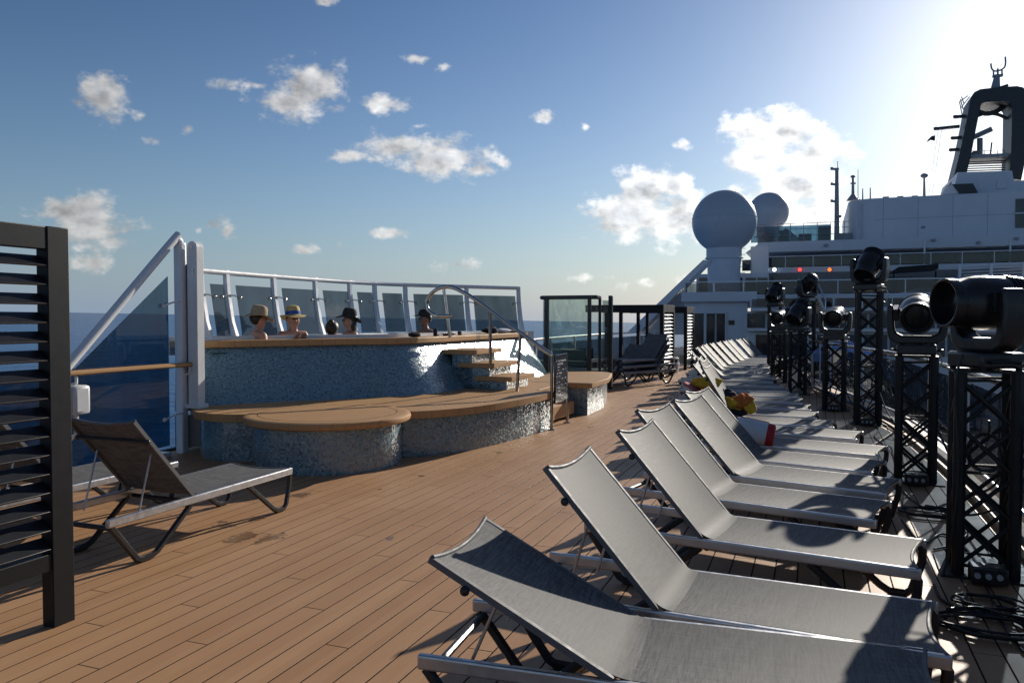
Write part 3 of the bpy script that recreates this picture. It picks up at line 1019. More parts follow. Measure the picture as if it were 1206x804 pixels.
# ------------------------------------------------------------------ steel hand rail with loop, gate board
hr = thing('pool_handrail', 'polished steel handrail with looped end climbing the pool steps', 'handrail', -3.56, 10.95, 0)
AH = 10.95
path = catmull([(-3.6, AH, 1.10), (-3.75, AH, 1.2), (-4.3, AH + .02, 1.56), (-4.8, AH + .04, 1.9), (-5.05, AH + .05, 2.04), (-5.25, AH + .05, 2.12), (-5.45, AH + .05, 2.11), (-5.62, AH + .05, 2.0), (-5.68, AH + .05, 1.86), (-5.62, AH + .05, 1.74), (-5.48, AH + .05, 1.68), (-5.25, AH + .05, 1.675)], 7)
part('rail', MB().tube(path, .031, 10), M['steel'], hr)
part('post', MB().tube([(-3.6, AH, 0.0), (-3.6, AH, 1.10)], .024, 10).lathe([(.055, 0), (.055, .012), (.03, .02)], 16, Matrix.Translation((-3.6, AH, 0))), M['steel'], hr)
part('post', MB().tube([(-4.15, AH + .02, ZBENCH), (-4.1, AH + .02, 1.42)], .025, 8), M['steel'], hr)
part('post', MB().tube([(-4.62, AH + .1, .94), (-4.6, AH + .05, 1.76)], .025, 8), M['steel'], hr)
part('post', MB().tube([(-5.3, AH + .1, ZT + .08), (-5.38, AH + .05, 2.1)], .025, 8), M['steel'], hr)
gl, ga = G(668, 498, 0)
gt = thing('notice_board', 'dark glossy notice board on a short steel post at the pool gate', 'sign', gl, ga, 0)
part('post', MB().tube([(gl, ga, 0), (gl, ga, .62)], .024, 10).lathe([(.055, 0), (.055, .012), (.03, .02)], 16, Matrix.Translation((gl, ga, 0))), M['steel'], gt)
bm = MB().bar((-3.575, AH + .06, .74), (gl, ga - .02, .74), .03, .72)
bd = part('board', bm, M['signdark'], gt, bevel=.01)
rg = random.Random(3)
mb = MB()
dirv = Vector((gl + 3.575, ga - .02 - AH - .06, 0)); dl = dirv.length; dirv.normalize()
nrm = Vector((dirv.y, -dirv.x, 0))
for r_ in range(13):
    z = 1.0 - r_ * .045
    x = .04
    while x < dl - .07:
        w = rg.uniform(.02, .08)
        if rg.random() < (.6 if r_ < 2 else .22):
            c = Vector((-3.575, AH + .06, z)) + dirv * x + nrm * .0175
            e = c + dirv * min(w, dl - .05 - x)
            mb.bar(c, e, .002, .02 if r_ < 2 else .012)
        x += w + .02
part('print', mb, M['signprint'], bd)

# ------------------------------------------------------------------ wind screens
def clamp_arm(p, q, disc):
    mb = MB().tube([p, ((p[0] + q[0]) / 2, (p[1] + q[1]) / 2, (p[2] + q[2]) / 2 + .01), q], .011, 6)
    mb.sphere(q, .028, 8, 6)
    return mb


ws = thing('pool_windscreen', 'curved smoked glass windscreen on white posts behind the pool', 'windscreen', -7.0, 11.0, 0)
marks = [(7.95, 0)]
pxs = [245, 275, 330, 378, 418, 447, 482, 553, 620]
posts = []
ln = polylen(SCREEN)


def at_px(px, z=2.0):
    best = min(range(len(SCREEN) * 10 - 10), key=lambda i: abs(project(*(SCREEN[i // 10].lerp(SCREEN[i // 10 + 1], i % 10 / 10)), z)[0] - px))
    return SCREEN[best // 10].lerp(SCREEN[best // 10 + 1], best % 10 / 10), best // 10


ZR_ = 2.27
posts = [at_px(p) for p in pxs]
nrmS = offset(SCREEN, -1.0)
rail_pts = []
for i, p in enumerate(SCREEN):
    o = nrmS[i] - p
    rail_pts.append((p.x + o.x * .12, p.y + o.y * .12, ZR_))
part('top_rail', MB().tube(rail_pts, .038, 10), M['white'], ws)
for (p, i) in posts:
    o = (nrmS[i] - SCREEN[i]).normalized()
    tn = Vector((-o.y, o.x))
    mb = MB()
    prof = [(.12, ZR_ + .03, .055), (.12, ZR_ - .05, .06), (.11, 2.0, .07), (.05, 1.6, .085), (-.02, ZT + .1, .10)]
    rings_ = []
    vs = []
    for (off, z, w) in prof:
        for sx, sy in ((-1, -1), (1, -1), (1, 1), (-1, 1)):
            q = p + o * (off + sx * w / 2) + tn * (sy * .035)
            vs.append((q.x, q.y, z))
    fs = [(3, 2, 1, 0), tuple(4 * (len(prof) - 1) + k for k in range(4))]
    for r_ in range(len(prof) - 1):
        for k in range(4): fs.append((r_ * 4 + k, r_ * 4 + (k + 1) % 4, r_ * 4 + 4 + (k + 1) % 4, r_ * 4 + 4 + k))
    mb.add(vs, fs)
    part('post', mb, M['white'], ws, bevel=.006, fix=True)
for (p, i), (q, j) in zip(posts, posts[1:]):
    o = (nrmS[(i + j) // 2] - SCREEN[(i + j) // 2]).normalized()
    d = (q - p); dn = d.normalized(); L_ = d.length
    a_, b_ = p + dn * .13, q - dn * .13
    mb = MB()
    inn, th = .015, .012
    vs = []
    for z, off in ((ZT + .12, -.02), (2.1, .09)):
        for e in (a_, b_):
            for t_ in (0, th):
                w = e + o * (off - inn - t_)
                vs.append((w.x, w.y, z))
    mb.add(vs, [(0, 2, 6, 4), (3, 1, 5, 7), (0, 1, 3, 2), (4, 6, 7, 5), (0, 4, 5, 1), (2, 3, 7, 6)])
    gp = part('glass_panel', mb, M['smoke'], ws, smooth=False)
    for e, f in ((p, a_ + dn * .06), (q, b_ - dn * .06)):
        part('clamp', clamp_arm((e.x + o.x * .06, e.y + o.y * .06, 1.96), (f.x + o.x * .045, f.y + o.y * .045, 1.93), 0), M['steel'], ws)

# big white end post on the bench, and the tall sloping side screen by the loungers
ep = G(232, 480, ZBENCH)
t = thing('end_post', 'broad white rounded post standing on the bench end beside the pool wall', 'post', ep[0], ep[1], ZBENCH)
prof = [(-.075, ZBENCH)] + [(-.075, 2.45)] + [(.075 * math.cos(math.pi - k * math.pi / 10), 2.5 + .075 * math.sin(k * math.pi / 10)) for k in range(11)] + [(.075, 2.45), (.075, ZBENCH)]
part('shaft', MB().slab([(ep[0] + x, z) for x, z in prof], ep[1] - .06, ep[1] + .06), M['white'], t, bevel=.006, fix=True)
part('foot', MB().box(ep[0] - .1, ep[0] + .1, ep[1] - .09, ep[1] + .09, ZBENCH, ZBENCH + .05), M['white'], t, bevel=.006)
for z in (2.5, 2.23, 2.19):
    part('bolt', MB().tube([(ep[0] + .02 * (z < 2.4), ep[1] - .058, z), (ep[0] + .02 * (z < 2.4), ep[1] - .068, z)], .014, 10), M['steel'], t)

part('hinge_strip', MB().box(ep[0] - .12, ep[0] - .08, ep[1] - .03, ep[1] + .03, ZBENCH + .1, 2.3), M['rig'], t, bevel=.004)
LS = -7.2
def a_of_px(px, l):
    k = (px - CX) / F
    return (k * -ST * l - CT * l) / (ST - k * CT)
sc = thing('side_screen', 'sloping white tube rail with dark tinted glass triangle at the deck edge', 'windscreen', LS, 6.6, 0)
ap, ag, ab = a_of_px(213, LS), a_of_px(198, LS), a_of_px(78, LS)
zt_ = 1.65 + (374 - 286) * (CT * ap - ST * LS) / F
zb_ = 1.14
part('tall_post', MB().box(LS - .06, LS + .06, ap - .05, ap + .05, -.05, zt_), M['white'], sc, bevel=.02)
part('sloping_rail', MB().tube(catmull([(LS, ap, zt_ - .25), (LS, ap, zt_ - .02), (LS, ap - .06, zt_ + .03), (LS, ap - .16, zt_ - .04), (LS, ab, zb_), (LS, ab - .15, zb_ - .12)], 5), .05, 12), M['white'], sc)
sl_ = (zt_ - zb_) / (ap - ab)
mb = MB()
g = [(a_of_px(60, LS) - 1.0, .05), (ag, .12), (ag, zt_ - .42), (ab + .1, zb_ - .02), (a_of_px(60, LS) - 1.0, zb_ - .02)]
n = len(g)
mb.add([(LS - .006, y, z) for y, z in g] + [(LS + .006, y, z) for y, z in g], [tuple(range(n)), tuple(range(2 * n - 1, n - 1, -1))] + [((i + 1) % n, i, n + i, n + (i + 1) % n) for i in range(n)])
part('glass_panel', mb, M['tint'], sc, smooth=False)
for z in (1.85, .5):
    part('clamp', clamp_arm((LS + .05, ap - .03, z), (LS + .03, ag - .1, z - .06), 0), M['white'], sc)
part('kerb', MB().box(LS - .12, LS + .1, 1.0, 7.2, .0, .06), M['white'], sc, bevel=.01)
for aa in (2.6, 4.2, ab - .05):
    part('stanchion', MB().box(LS - .03, LS + .03, aa - .04, aa + .04, .04, 1.0), M['white'], sc, bevel=.008)
part('glass_panel', MB().box(LS - .006, LS + .006, 1.0, g[0][0] - .05, .12, .98), M['tint'], sc, smooth=False)
hd = thing('wooden_handrail', 'slim varnished wooden handrail running along the sea-side glass to the white post', 'handrail', LS + .12, 6.0, 1.0)
part('wood_rail', MB().tube([(LS + .13, 0.5, 1.08), (LS + .13, 4.0, 1.08), (LS + .13, 7.62, 1.085)], .03, 8, squash=1.3), M['teak'], hd)
for aa in (2.6, 4.2, ab, ap):
    part('bracket', MB().tube([(LS + .13, aa, 1.05), (LS + .13, aa, .98), (LS + .03, aa, .95)], .016, 6), M['white'], hd)
# loudspeaker on the rail
sp_ = thing('loudspeaker', 'small white rounded loudspeaker fixed by the sea-side glass rail', 'loudspeaker', LS + .14, a_of_px(88, LS + .14), .60)
la, aa = LS + .14, a_of_px(88, LS + .14)
part('cabinet', MB().box(la - .08, la + .1, aa - .10, aa + .10, .66, .96), M['speaker'], sp_, bevel=.035)
part('grille', MB().box(la - .06, la + .07, aa - .107, aa - .098, .69, .93), M['grille'], sp_, bevel=.003)
part('bracket', MB().tube([(la, aa, .67), (la, aa, .45), (la - .12, aa + .03, .40)], .025, 8), M['speaker'], sp_)

# glass partition beyond the bench
gp = thing('glass_partition', 'dark-framed clear glass partition with rounded edges beyond the pool', 'partition', -4.9, 16.6, 0)
A_ = 16.7
x0, x1 = T(636, 400, A_)[0], T(703, 400, A_)[0]
ztop = T(670, 348, A_)[1]
part('pane', MB().box(x0 + .18, x1 - .2, A_ - .006, A_ + .006, .05, ztop - .08), M['green'], gp, smooth=False)
part('top_frame', MB().tube(catmull([(x0 + .02, A_ + .3, ztop - .04), (x0 + .03, A_ + .1, ztop - .04), (x0 + .14, A_, ztop - .04), (x1 - .14, A_, ztop - .04), (x1 - .03, A_ + .1, ztop - .04), (x1 - .02, A_ + .3, ztop - .04)], 5), .045, 6), M['darkleg'], gp)
for (xx, s) in ((x0 + .02, 1), (x1 - .02, -1)):
    pts = V2(catmull([(xx, A_ + .32), (xx + .01 * s, A_ + .12), (xx + .06 * s, A_ + .04), (xx + .16 * s, A_)], 5))
    part('curved_pane', MB().strip([(p.x, p.y, .05) for p in pts], [(p.x, p.y, ztop - .08) for p in pts]), M['green'], gp)
    part('frame_post', MB().box(xx + .15 * s - .035, xx + .15 * s + .035, A_ - .05, A_ + .05, 0, ztop - .06), M['darkleg'], gp, bevel=.01)
    part('frame_post', MB().box(xx - .03, xx + .03, A_ + .3, A_ + .36, 0, ztop - .06), M['darkleg'], gp, bevel=.01)
part('side_pane', MB().box(x1 + .02, x1 + .035, A_ + .38, A_ + 1.0, .05, ztop - .1), M['green'], gp, smooth=False)
part('frame_post', MB().box(x1 + .0, x1 + .09, A_ + 1.0, A_ + 1.1, 0, ztop + .02), M['darkleg'], gp, bevel=.01)
part('door_handle', MB().tube([(x1 - .2, A_ - .05, 1.0), (x1 - .2, A_ - .1, .98), (x1 - .2, A_ - .1, .8), (x1 - .2, A_ - .05, .78)], .012, 6), M['steel'], gp)
part('sill', MB().box(x0, x1 + .1, A_ - .15, A_ + .35, 0, .42), M['teak'], gp, bevel=.01)

# sea-side rail beyond the pool
EDGE = V2(catmull([(-6.0, 15.7), (-6.4, 17.5), (-6.6, 20), (-6.6, 25), (-6.3, 30), (-6.1, 34)], 6))
er = thing('sea_rail', 'white sea-side railing with clear glass panels behind the black pergolas', 'railing', -6.5, 22, 0)
part('top_rail', MB().tube([(p.x, p.y, 1.1) for p in EDGE], .035, 8), M['white'], er)
for i in range(0, len(EDGE) - 3, 3):
    p, q = EDGE[i], EDGE[i + 3]
    part('post', MB().box(p.x - .03, p.x + .03, p.y - .04, p.y + .04, 0, 1.09), M['white'], er, bevel=.006)
    d = (q - p).normalized() * .08
    part('glass_panel', MB().bar((p.x + d.x, p.y + d.y, .53), (q.x - d.x, q.y - d.y, .53), .012, .86), M['deckglass'], er, smooth=False)
part('kerb', ringslab(offset(EDGE, .08), offset(EDGE, -.1), .0, .08), M['white'], er, fix=True)

# daybeds
def daybed(l, a, r, label):
    t = thing('daybed', label, 'daybed', l, a, 0, 'round daybeds by the pergolas')
    part('base', MB().lathe([(r * .93, 0), (r * .97, .05), (r, .25), (r * .98, .3)], 32, Matrix.Translation((l, a, 0))), M['paleseat'], t)
    part('mattress', MB().lathe([(r * .94, .3), (r * .97, .33), (r * .97, .42), (r * .92, .46)], 32, Matrix.Translation((l, a, 0))), M['cushion'], t)
    pts = [(l + r * .9 * math.cos(R(k)), a + r * .9 * math.sin(R(k)), .62) for k in range(100, 281, 15)]
    part('bolster', MB().tube(pts, .15, 10), M['cushion'], t)


daybed(-5.85, 21.3, .8, 'round daybed with pale base behind the glass partition')
daybed(-4.6, 23.9, .8, 'round daybed with dark bolster between the two black pergolas')

# ------------------------------------------------------------------ inner rail, curved, on the right
RAIL = V2(catmull([(1.45, -2), (1.45, 2), (1.45, 5), (1.45, 9), (1.22, 13), (.8, 15.3), (.32, 17.8), (-.05, 20), (-.25, 22.6), (-.2, 27), (.3, 32)], 6))
ir = thing('inner_rail', 'white inner railing with glass panels and shiny top tube behind the spotlight towers', 'railing', 1.4, 10, 0)
part('top_rail', MB().tube([(p.x, p.y, 1.1) for p in RAIL], .03, 10), M['steel'], ir)
part('kerb', ringslab(offset(RAIL, .05), offset(RAIL, -.05), -.03, .08), M['kerb'], ir, bevel=.012, fix=True)
part('wood_strip', ringslab(offset(RAIL, -.054), offset(RAIL, -.13), -.01, .035), M['teak'], ir, fix=True)
part('mid_rail', MB().tube([(p.x, p.y, .2) for p in RAIL], .02, 8), M['white'], ir)
step = 3
for i in range(0, len(RAIL) - step, step):
    p, q = RAIL[i], RAIL[i + step]
    dn = (q - p).normalized()
    up_ = Vector((-dn.y, dn.x, 0))
    part('post', MB().bar((p.x, p.y, .1), (p.x, p.y, 1.085), .10, .02, up=up_), M['white'], ir, bevel=.005)
    a_, b_ = p + dn * .1, q - dn * .1
    part('glass_panel', MB().bar((a_.x, a_.y, .62), (b_.x, b_.y, .62), .012, .76), M['deckglass'], ir, smooth=False)

# ------------------------------------------------------------------ spotlight towers
TC = {}


def tower_meshes(H):
    if H in TC: return TC[H]
    w = .155
    out = [('base_plate', MB().box(-.26, .26, -.26, .26, .0, .012).mesh('base_plate', M['rig'], bevel=.003), (0, 0, 0))]
    ch = MB().tube([(0, 0, .012), (0, 0, H)], .039, 8).mesh('chord', M['rig'])
    for sx in (-1, 1):
        for sy in (-1, 1): out.append(('chord', ch, (sx * w, sy * w, 0)))
    out.append(('top_plate', MB().box(-.2, .2, -.2, .2, H, H + .015).mesh('top_plate', M['rig'], bevel=.003), (0, 0, 0)))
    n = max(3, round((H - .1) / .29))
    dz = (H - .1) / n
    dx = [MB().tube([(-w, 0, 0), (w, 0, dz)], .014, 6).mesh('brace', M['rig']), MB().tube([(w, 0, 0), (-w, 0, dz)], .014, 6).mesh('brace', M['rig'])]
    dy = [MB().tube([(0, -w, 0), (0, w, dz)], .014, 6).mesh('brace', M['rig']), MB().tube([(0, w, 0), (0, -w, dz)], .014, 6).mesh('brace', M['rig'])]
    for k in range(n):
        z = .05 + k * dz
        for s in (-1, 1):
            for q in (0, 1):
                out.append(('brace', dx[q], (0, s * w + (.012 - .024 * q), z)))
                out.append(('brace', dy[q], (s * w + (.012 - .024 * q), 0, z)))
    for z in (.06, H - .05, .06 + dz * (n // 2)):
        fr = MB()
        fr.tube([(-w, -w, z), (w, -w, z), (w, w, z), (-w, w, z)], .014, 6, closed=True)
        out.append(('frame_ring', fr.mesh('frame_ring', M['rig']), (0, 0, 0)))
    TC[H] = out
    return out


HEADPROF = [(.03, -.27), (.10, -.262), (.135, -.24), (.158, -.19), (.17, -.11), (.178, .0), (.175, .08), (.165, .15), (.15, .21), (.152, .225), (.158, .23), (.158, .285), (.15, .293), (.14, .29), (.136, .2)]
FX = {}


def fixture(l, a, z, dirw, label):
    """moving-head light; dirw = beam direction in world space"""
    d = Vector(dirw).normalized()
    pan = math.atan2(d.x, d.y)
    tilt = math.asin(d.z)
    o = bpy.data.objects.new('moving_head_light', None)
    C.objects.link(o)
    o.location = S(l, a, z)
    o.rotation_euler = (0, 0, -pan)                # local +y = horizontal beam direction
    tag(o, label, 'stage light', 'moving-head lights on the truss towers')
    if not FX:
        b = MB().box(-.18, .18, -.15, .15, .012, .115)
        FX['base'] = b.mesh('base', M['plastic'], bevel=.02)
        f = MB()
        for sx in (-1, 1):
            for sy in (-1, 1): f.lathe([(.02, 0), (.022, .014)], 8, Matrix.Translation((sx * .15, sy * .12, 0)))
        FX['foot'] = f.mesh('rubber_feet', M['rig'])
        y = MB()
        y.slab([(-.27, .22), (-.25, .16), (-.17, .118), (.17, .118), (.25, .16), (.27, .22), (.285, .40), (.275, .50), (.24, .525), (.215, .50), (.205, .30), (.19, .235), (.13, .205), (-.13, .205), (-.19, .235), (-.205, .30), (-.215, .50), (-.24, .525), (-.275, .50), (-.285, .40)], -.075, .075)
        FX['yoke'] = y.mesh('yoke', M['plastic'], bevel=.018, fix=True)
        h = MB().lathe(HEADPROF, 28, Matrix.Rotation(-math.pi / 2, 4, 'X'))
        for s in (-1, 1):                           # cooling ribs and side covers
            h.box(s * .195 - .022, s * .195 + .022, -.15, .10, -.06, .06)
        for k in range(4):
            h.lathe([(.1, -.215 + k * .03), (.168 + k * .004, -.21 + k * .03), (.168 + k * .004, -.2 + k * .03), (.1, -.195 + k * .03)], 24, Matrix.Rotation(-math.pi / 2, 4, 'X'))
        FX['head'] = h.mesh('head', M['plastic'])
        ln_ = MB().lathe([(.001, .214), (.06, .211), (.11, .204), (.133, .196), (.134, .18)], 28, Matrix.Rotation(-math.pi / 2, 4, 'X'))
        FX['lens'] = ln_.mesh('lens', M['lens'])
        for s in (-1, 1): FX['handle%d' % s] = MB().tube(catmull([(s * .18, -.09, .05), (s * .225, -.08, .06), (s * .225, .08, .06), (s * .18, .09, .05)], 4), .011, 6).mesh('carry_handle', M['rig'])
        cl_ = MB().tube(catmull([(-.2, -.13, .03), (-.23, -.16, -.06), (-.17, -.17, -.16), (-.10, -.16, -.06), (-.08, -.155, .05)], 5), .006, 6)
        FX['wire'] = cl_.mesh('safety_wire', M['alu'])
        FX['panel'] = MB().box(-.09, .09, -.156, -.149, .035, .095).mesh('control_panel', M['grille'], bevel=.002)
    raw_obj('base', FX['base'], o); raw_obj('rubber_feet', FX['foot'], o); raw_obj('yoke', FX['yoke'], o)
    raw_obj('carry_handle', FX['handle-1'], o); raw_obj('carry_handle', FX['handle1'], o); raw_obj('safety_wire', FX['wire'], o); raw_obj('control_panel', FX['panel'], o)
    hd_ = raw_obj('head', FX['head'], o)
    hd_.location = (0, 0, .43)
    hd_.rotation_euler = (tilt, 0, 0)
    raw_obj('lens', FX['lens'], hd_)
    return o


TOW = 'black truss towers along the inner rail'
specs = [(1161, 5.10, 1.30, 'left', (-1.0, -.06, .0), 'big black truss tower holding the sideways spotlight, beside the coiled cables', 'black moving-head light turned sideways on the tower by the coiled cables'),
         (1080, 7.95, 1.25, 'front', (-.45, -.85, -.2), 'short black truss tower between the sideways spotlight and the tallest tower', 'black moving-head light facing out over the row between the sideways light and the tallest tower'),
         (1023, 12.2, 2.04, 'wedge', (-.55, -.5, -.72), 'tallest black truss tower rising beside the blue canopy', 'black moving-head light tilted down on the tallest truss tower'),
         (975, 14.1, 1.22, 'front', (-.5, -.85, -.15), 'short black truss tower right in front of the blue canopy', 'black moving-head light in front of the blue canopy'),
         (933, 17.0, 1.34, 'wedge', (-.6, -.5, -.62), 'short black truss tower with a downward-tilted light next to the blue canopy', 'black moving-head light tilted down, on the short tower beyond the blue canopy'),
         (944, 18.6, 2.0, 'wedge', (-.3, .6, -.5), 'slim tall black truss tower before the far wooden stairs', 'black moving-head light before the far wooden stairs'),
         (912, 20.0, 1.22, 'front', (-.5, -.8, -.1), 'short black truss tower standing close to the far tall tower', 'black moving-head light on the short tower close to the far tall tower'),
         (907, 22.2, 1.95, 'wedge', (-.55, -.5, -.75), 'far tall black truss tower at the bend of the lounger row', 'black moving-head light on the far tall tower at the bend of the row')]
for (px, Y, H, kind, dr, lab, lab2) in specs:
    x = (px - CX) / F * Y
    l, a = CT * x - ST * Y, ST * x + CT * Y
    if Y > 14: l += .12
    t = thing('truss_tower', lab, 'truss tower', l, a, 0, TOW, rz=R(random.uniform(-6, 6)))
    for nm, me, loc in tower_meshes(H):
        o = raw_obj(nm, me, t); o.location = loc
    fixture(l, a, H + .015, dr, lab2)

# cables
def cable(name, pts, r, label, l, a):
    return single(name, MB().tube(catmull(pts, 8), r, 7), M['cable'], label, 'cable', l, a, 0)


rg = random.Random(11)


def coil(cx, ca, rad, turns, seed, r=.008):
    g_ = random.Random(seed)
    pts = []
    n = 12
    for k in range(int(turns * n)):
        t_ = 2 * math.pi * k / n
        rr = rad * (1 + g_.uniform(-.16, .16)) * (1 + .12 * math.sin(t_ * .37))
        pts.append((cx + rr * 1.0 * math.cos(t_) + g_.uniform(-.02, .02), ca + rr * .75 * math.sin(t_) + .02 * math.sin(t_ * .31), r + .004 + .014 * (k // n) * .7 + g_.uniform(0, .006)))
    return pts


cl, ca = G(1166, 742)
cable('power_cable', coil(cl, ca, .22, 4.5, 1), .008, 'large loose coil of black power cable on the deck before the big truss tower', cl, ca)
cl, ca = G(1150, 712)
cable('power_cable', coil(cl + .05, ca, .15, 3.2, 2), .007, 'smaller coil of black cable touching the foot of the big truss tower', cl, ca)
cl, ca = G(1092, 606)
cable('power_cable', coil(cl, ca, .2, 3.4, 3), .008, 'coil of black cable on the deck near the short tower beside the rail', cl, ca)
g = lambda *q: [(G(x, y)[0], G(x, y)[1], .011) for x, y in q]
for i, (pp, lab) in enumerate([
        (((1206, 770), (1180, 735), (1165, 700), (1140, 650), (1110, 630), (1085, 640), (1062, 612)), 'black cable winding from the large cable coil past the lounger feet'),
        (((1060, 575), (1075, 590), (1095, 600), (1120, 595), (1140, 622), (1128, 640), (1100, 648)), 'black cable bent round the short coil between two towers'),
        (((1052, 560), (1040, 545), (1046, 530), (1030, 515), (1034, 505), (1015, 492)), 'thin black cable trailing along the rail towards the tallest tower'),
        (((1100, 690), (1112, 710), (1150, 722), (1178, 716), (1200, 728), (1214, 750)), 'black cable looping loosely in front of the big tower')]):
    q = g(*pp)
    cable('power_cable', q, .008, lab, q[2][0], q[2][1])
# cable hung in the big tower
x = (1161 - CX) / F * 5.10
tl, ta = CT * x - ST * 5.10, ST * x + CT * 5.10
hang = []
for k in range(40):
    t_ = 2 * math.pi * k / 10
    hang.append((tl + .10 * math.cos(t_) * (1 + .1 * math.sin(k)), ta - .07 + .015 * math.sin(k * 1.7), .78 + .12 * math.sin(t_)))
single('hanging_cable', MB().tube(catmull(hang, 4), .010, 6).tube([(tl, ta - .07, .89), (tl, ta - .155, .93), (tl, ta - .155, 1.0)], .008, 6), M['cable'], 'bundle of black cable hung inside the big truss tower', 'cable', tl, ta, .7)
drop = catmull([(tl - .155, ta - .17, 1.42), (tl - .20, ta - .2, 1.2), (tl - .17, ta - .19, .7), (tl - .21, ta - .2, .2), (tl - .25, ta - .22, .012)], 6)
single('hanging_cable', MB().tube(drop, .008, 6), M['cable'], 'black cable dropping down the side of the big truss tower', 'cable', tl, ta, .012)

towers_la = []
for (px, Y, *_r) in specs:
    x = (px - CX) / F * Y
    towers_la.append((CT * x - ST * Y + (.12 if Y > 14 else 0), ST * x + CT * Y))
names = ['sideways spotlight', 'short tower beside it', 'tallest tower', 'blue canopy tower', 'short bent-light tower']
for i, ((l0, a0), (l1, a1)) in enumerate(zip(towers_la[:4], towers_la[1:5])):
    for j_, (dz, sag) in enumerate(((.95, .75), (.55, .5))):
        pts = []
        for k in range(9):
            t_ = k / 8
            pts.append((l0 + (l1 - l0) * t_ + .2 + .06 * math.sin(9 * t_ + i + j_), a0 + .2 + (a1 - a0 - .4) * t_, max(.015, dz - sag * 4 * t_ * (1 - t_) + .02 * math.sin(7 * t_))))
        single('hanging_cable', MB().tube(catmull(pts, 5), .010, 6), M['cable'], '%s black cable slung from the %s to the %s' % (('higher', 'lower')[j_], names[i], names[i + 1]), 'cable', l0, a0, 0)
    # connector box strapped to the tower foot
    bx_ = thing('cable_box', 'small black connector box at the foot of the %s' % names[i], 'connector box', l0 - .02, a0 - .28, 0)
    part('case', MB().box(l0 - .12, l0 + .08, a0 - .38, a0 - .245, .013, .12), M['plastic'], bx_, bevel=.012)
    for k in range(3): part('socket', MB().tube([(l0 - .09 + .06 * k, a0 - .379, .07), (l0 - .09 + .06 * k, a0 - .40, .07)], .018, 10), M['grille'], bx_)

# ------------------------------------------------------------------ bags and towels on the loungers
def blob(mb, c, sx, sy, sz, seed, amp=.18):
    g_ = random.Random(seed)
    ph = [g_.uniform(0, 6.28) for _ in range(6)]
    nu, nv = 44, 28
    vs = []
    for i in range(nv + 1):
        p = math.pi * i / nv
        for k in range(nu):
            t_ = 2 * math.pi * k / nu
            f = 1 + amp * (math.sin(3 * t_ + ph[0] + 2 * p) * .5 + math.sin(5 * t_ + ph[1] - 3 * p) * .35 + math.sin(4 * p + ph[2] + 2 * t_) * .5 + .38 * abs(math.sin(4.5 * t_ + 5 * p + ph[3])) - .3 * abs(math.sin(7 * p - 3 * t_ + ph[4])))
            e = 1.0 if abs(math.sin(p)) > 1e-6 else 0
            vs.append((c[0] + sx * f * math.sin(p) * math.cos(t_), c[1] + sy * f * math.sin(p) * math.sin(t_), c[2] + sz * (f if math.cos(p) > 0 else 1) * math.copysign(abs(math.cos(p)) ** .8, math.cos(p))))
    fs = [(i * nu + k, (i + 1) * nu + k, (i + 1) * nu + (k + 1) % nu, i * nu + (k + 1) % nu) for i in range(nv) for k in range(nu)]
    mb.add(vs, fs)
    return mb


bl, ba = G(884, 521, .37)
t = thing('beach_bag', 'white cylinder-shaped beach bag with red end lying on a lounger', 'bag', bl, ba, .37)
rot = Matrix.Translation((bl, ba, .375 + .115)) @ Matrix.Rotation(R(100), 4, 'Y') @ Matrix.Rotation(R(0), 4, 'Z')
part('body', MB().lathe([(.10, -.16), (.118, -.15), (.122, 0), (.120, .12), (.117, .16)], 20, rot), M['bagwhite'], t)
part('red_end', MB().lathe([(.1185, .158), (.119, .2), (.112, .226), (.09, .235)], 20, rot), M['red'], t)
part('red_end', MB().lathe([(.07, -.185), (.1, -.18), (.112, -.165), (.1185, -.145)], 20, rot), M['red'], t)
part('piping', MB().tube([rot @ Vector((.124 * math.cos(R(160)), .124 * math.sin(R(160)), -.14 + k * .03)) for k in range(11)], .007, 6), M['red'], t)
bl, ba = G(868, 488, .40)
t = thing('beach_clothes', 'heap of yellow and orange beach clothes on a dark bag on a lounger', 'clothes', bl, ba, .37)
part('dark_bag', blob(MB(), (bl - .05, ba, .44), .2, .15, .07, 4, .12), M['navy'], t)
part('yellow_towel', blob(MB(), (bl - .07, ba - .05, .53), .15, .12, .085, 5, .24), M['yellow'], t)
part('orange_towel', blob(MB(), (bl + .07, ba - .04, .57), .11, .12, .10, 6, .24), M['orange'], t)
part('yellow_flap', blob(MB(), (bl + .17, ba - .07, .50), .07, .1, .08, 8, .24), M['yellow'], t)
bl, ba = G(834, 466, .62)
t = thing('beach_towel', 'yellow and red patterned towel bundled against a lounger back', 'towel', bl, ba, .37)
part('yellow_towel', blob(MB(), (bl - .02, ba, .78), .19, .13, .075, 14, .24), M['yellow'], t)
part('patterned_fold', MB().bar((bl - .28, ba - .1, .80), (bl + .25, ba - .14, .46), .36, .035, up=(.5, 0, .8)), M['pattern'], t, bevel=.012)
part('dark_bag', blob(MB(), (bl + .2, ba + .05, .56), .16, .16, .14, 15, .15), M['navy'], t)

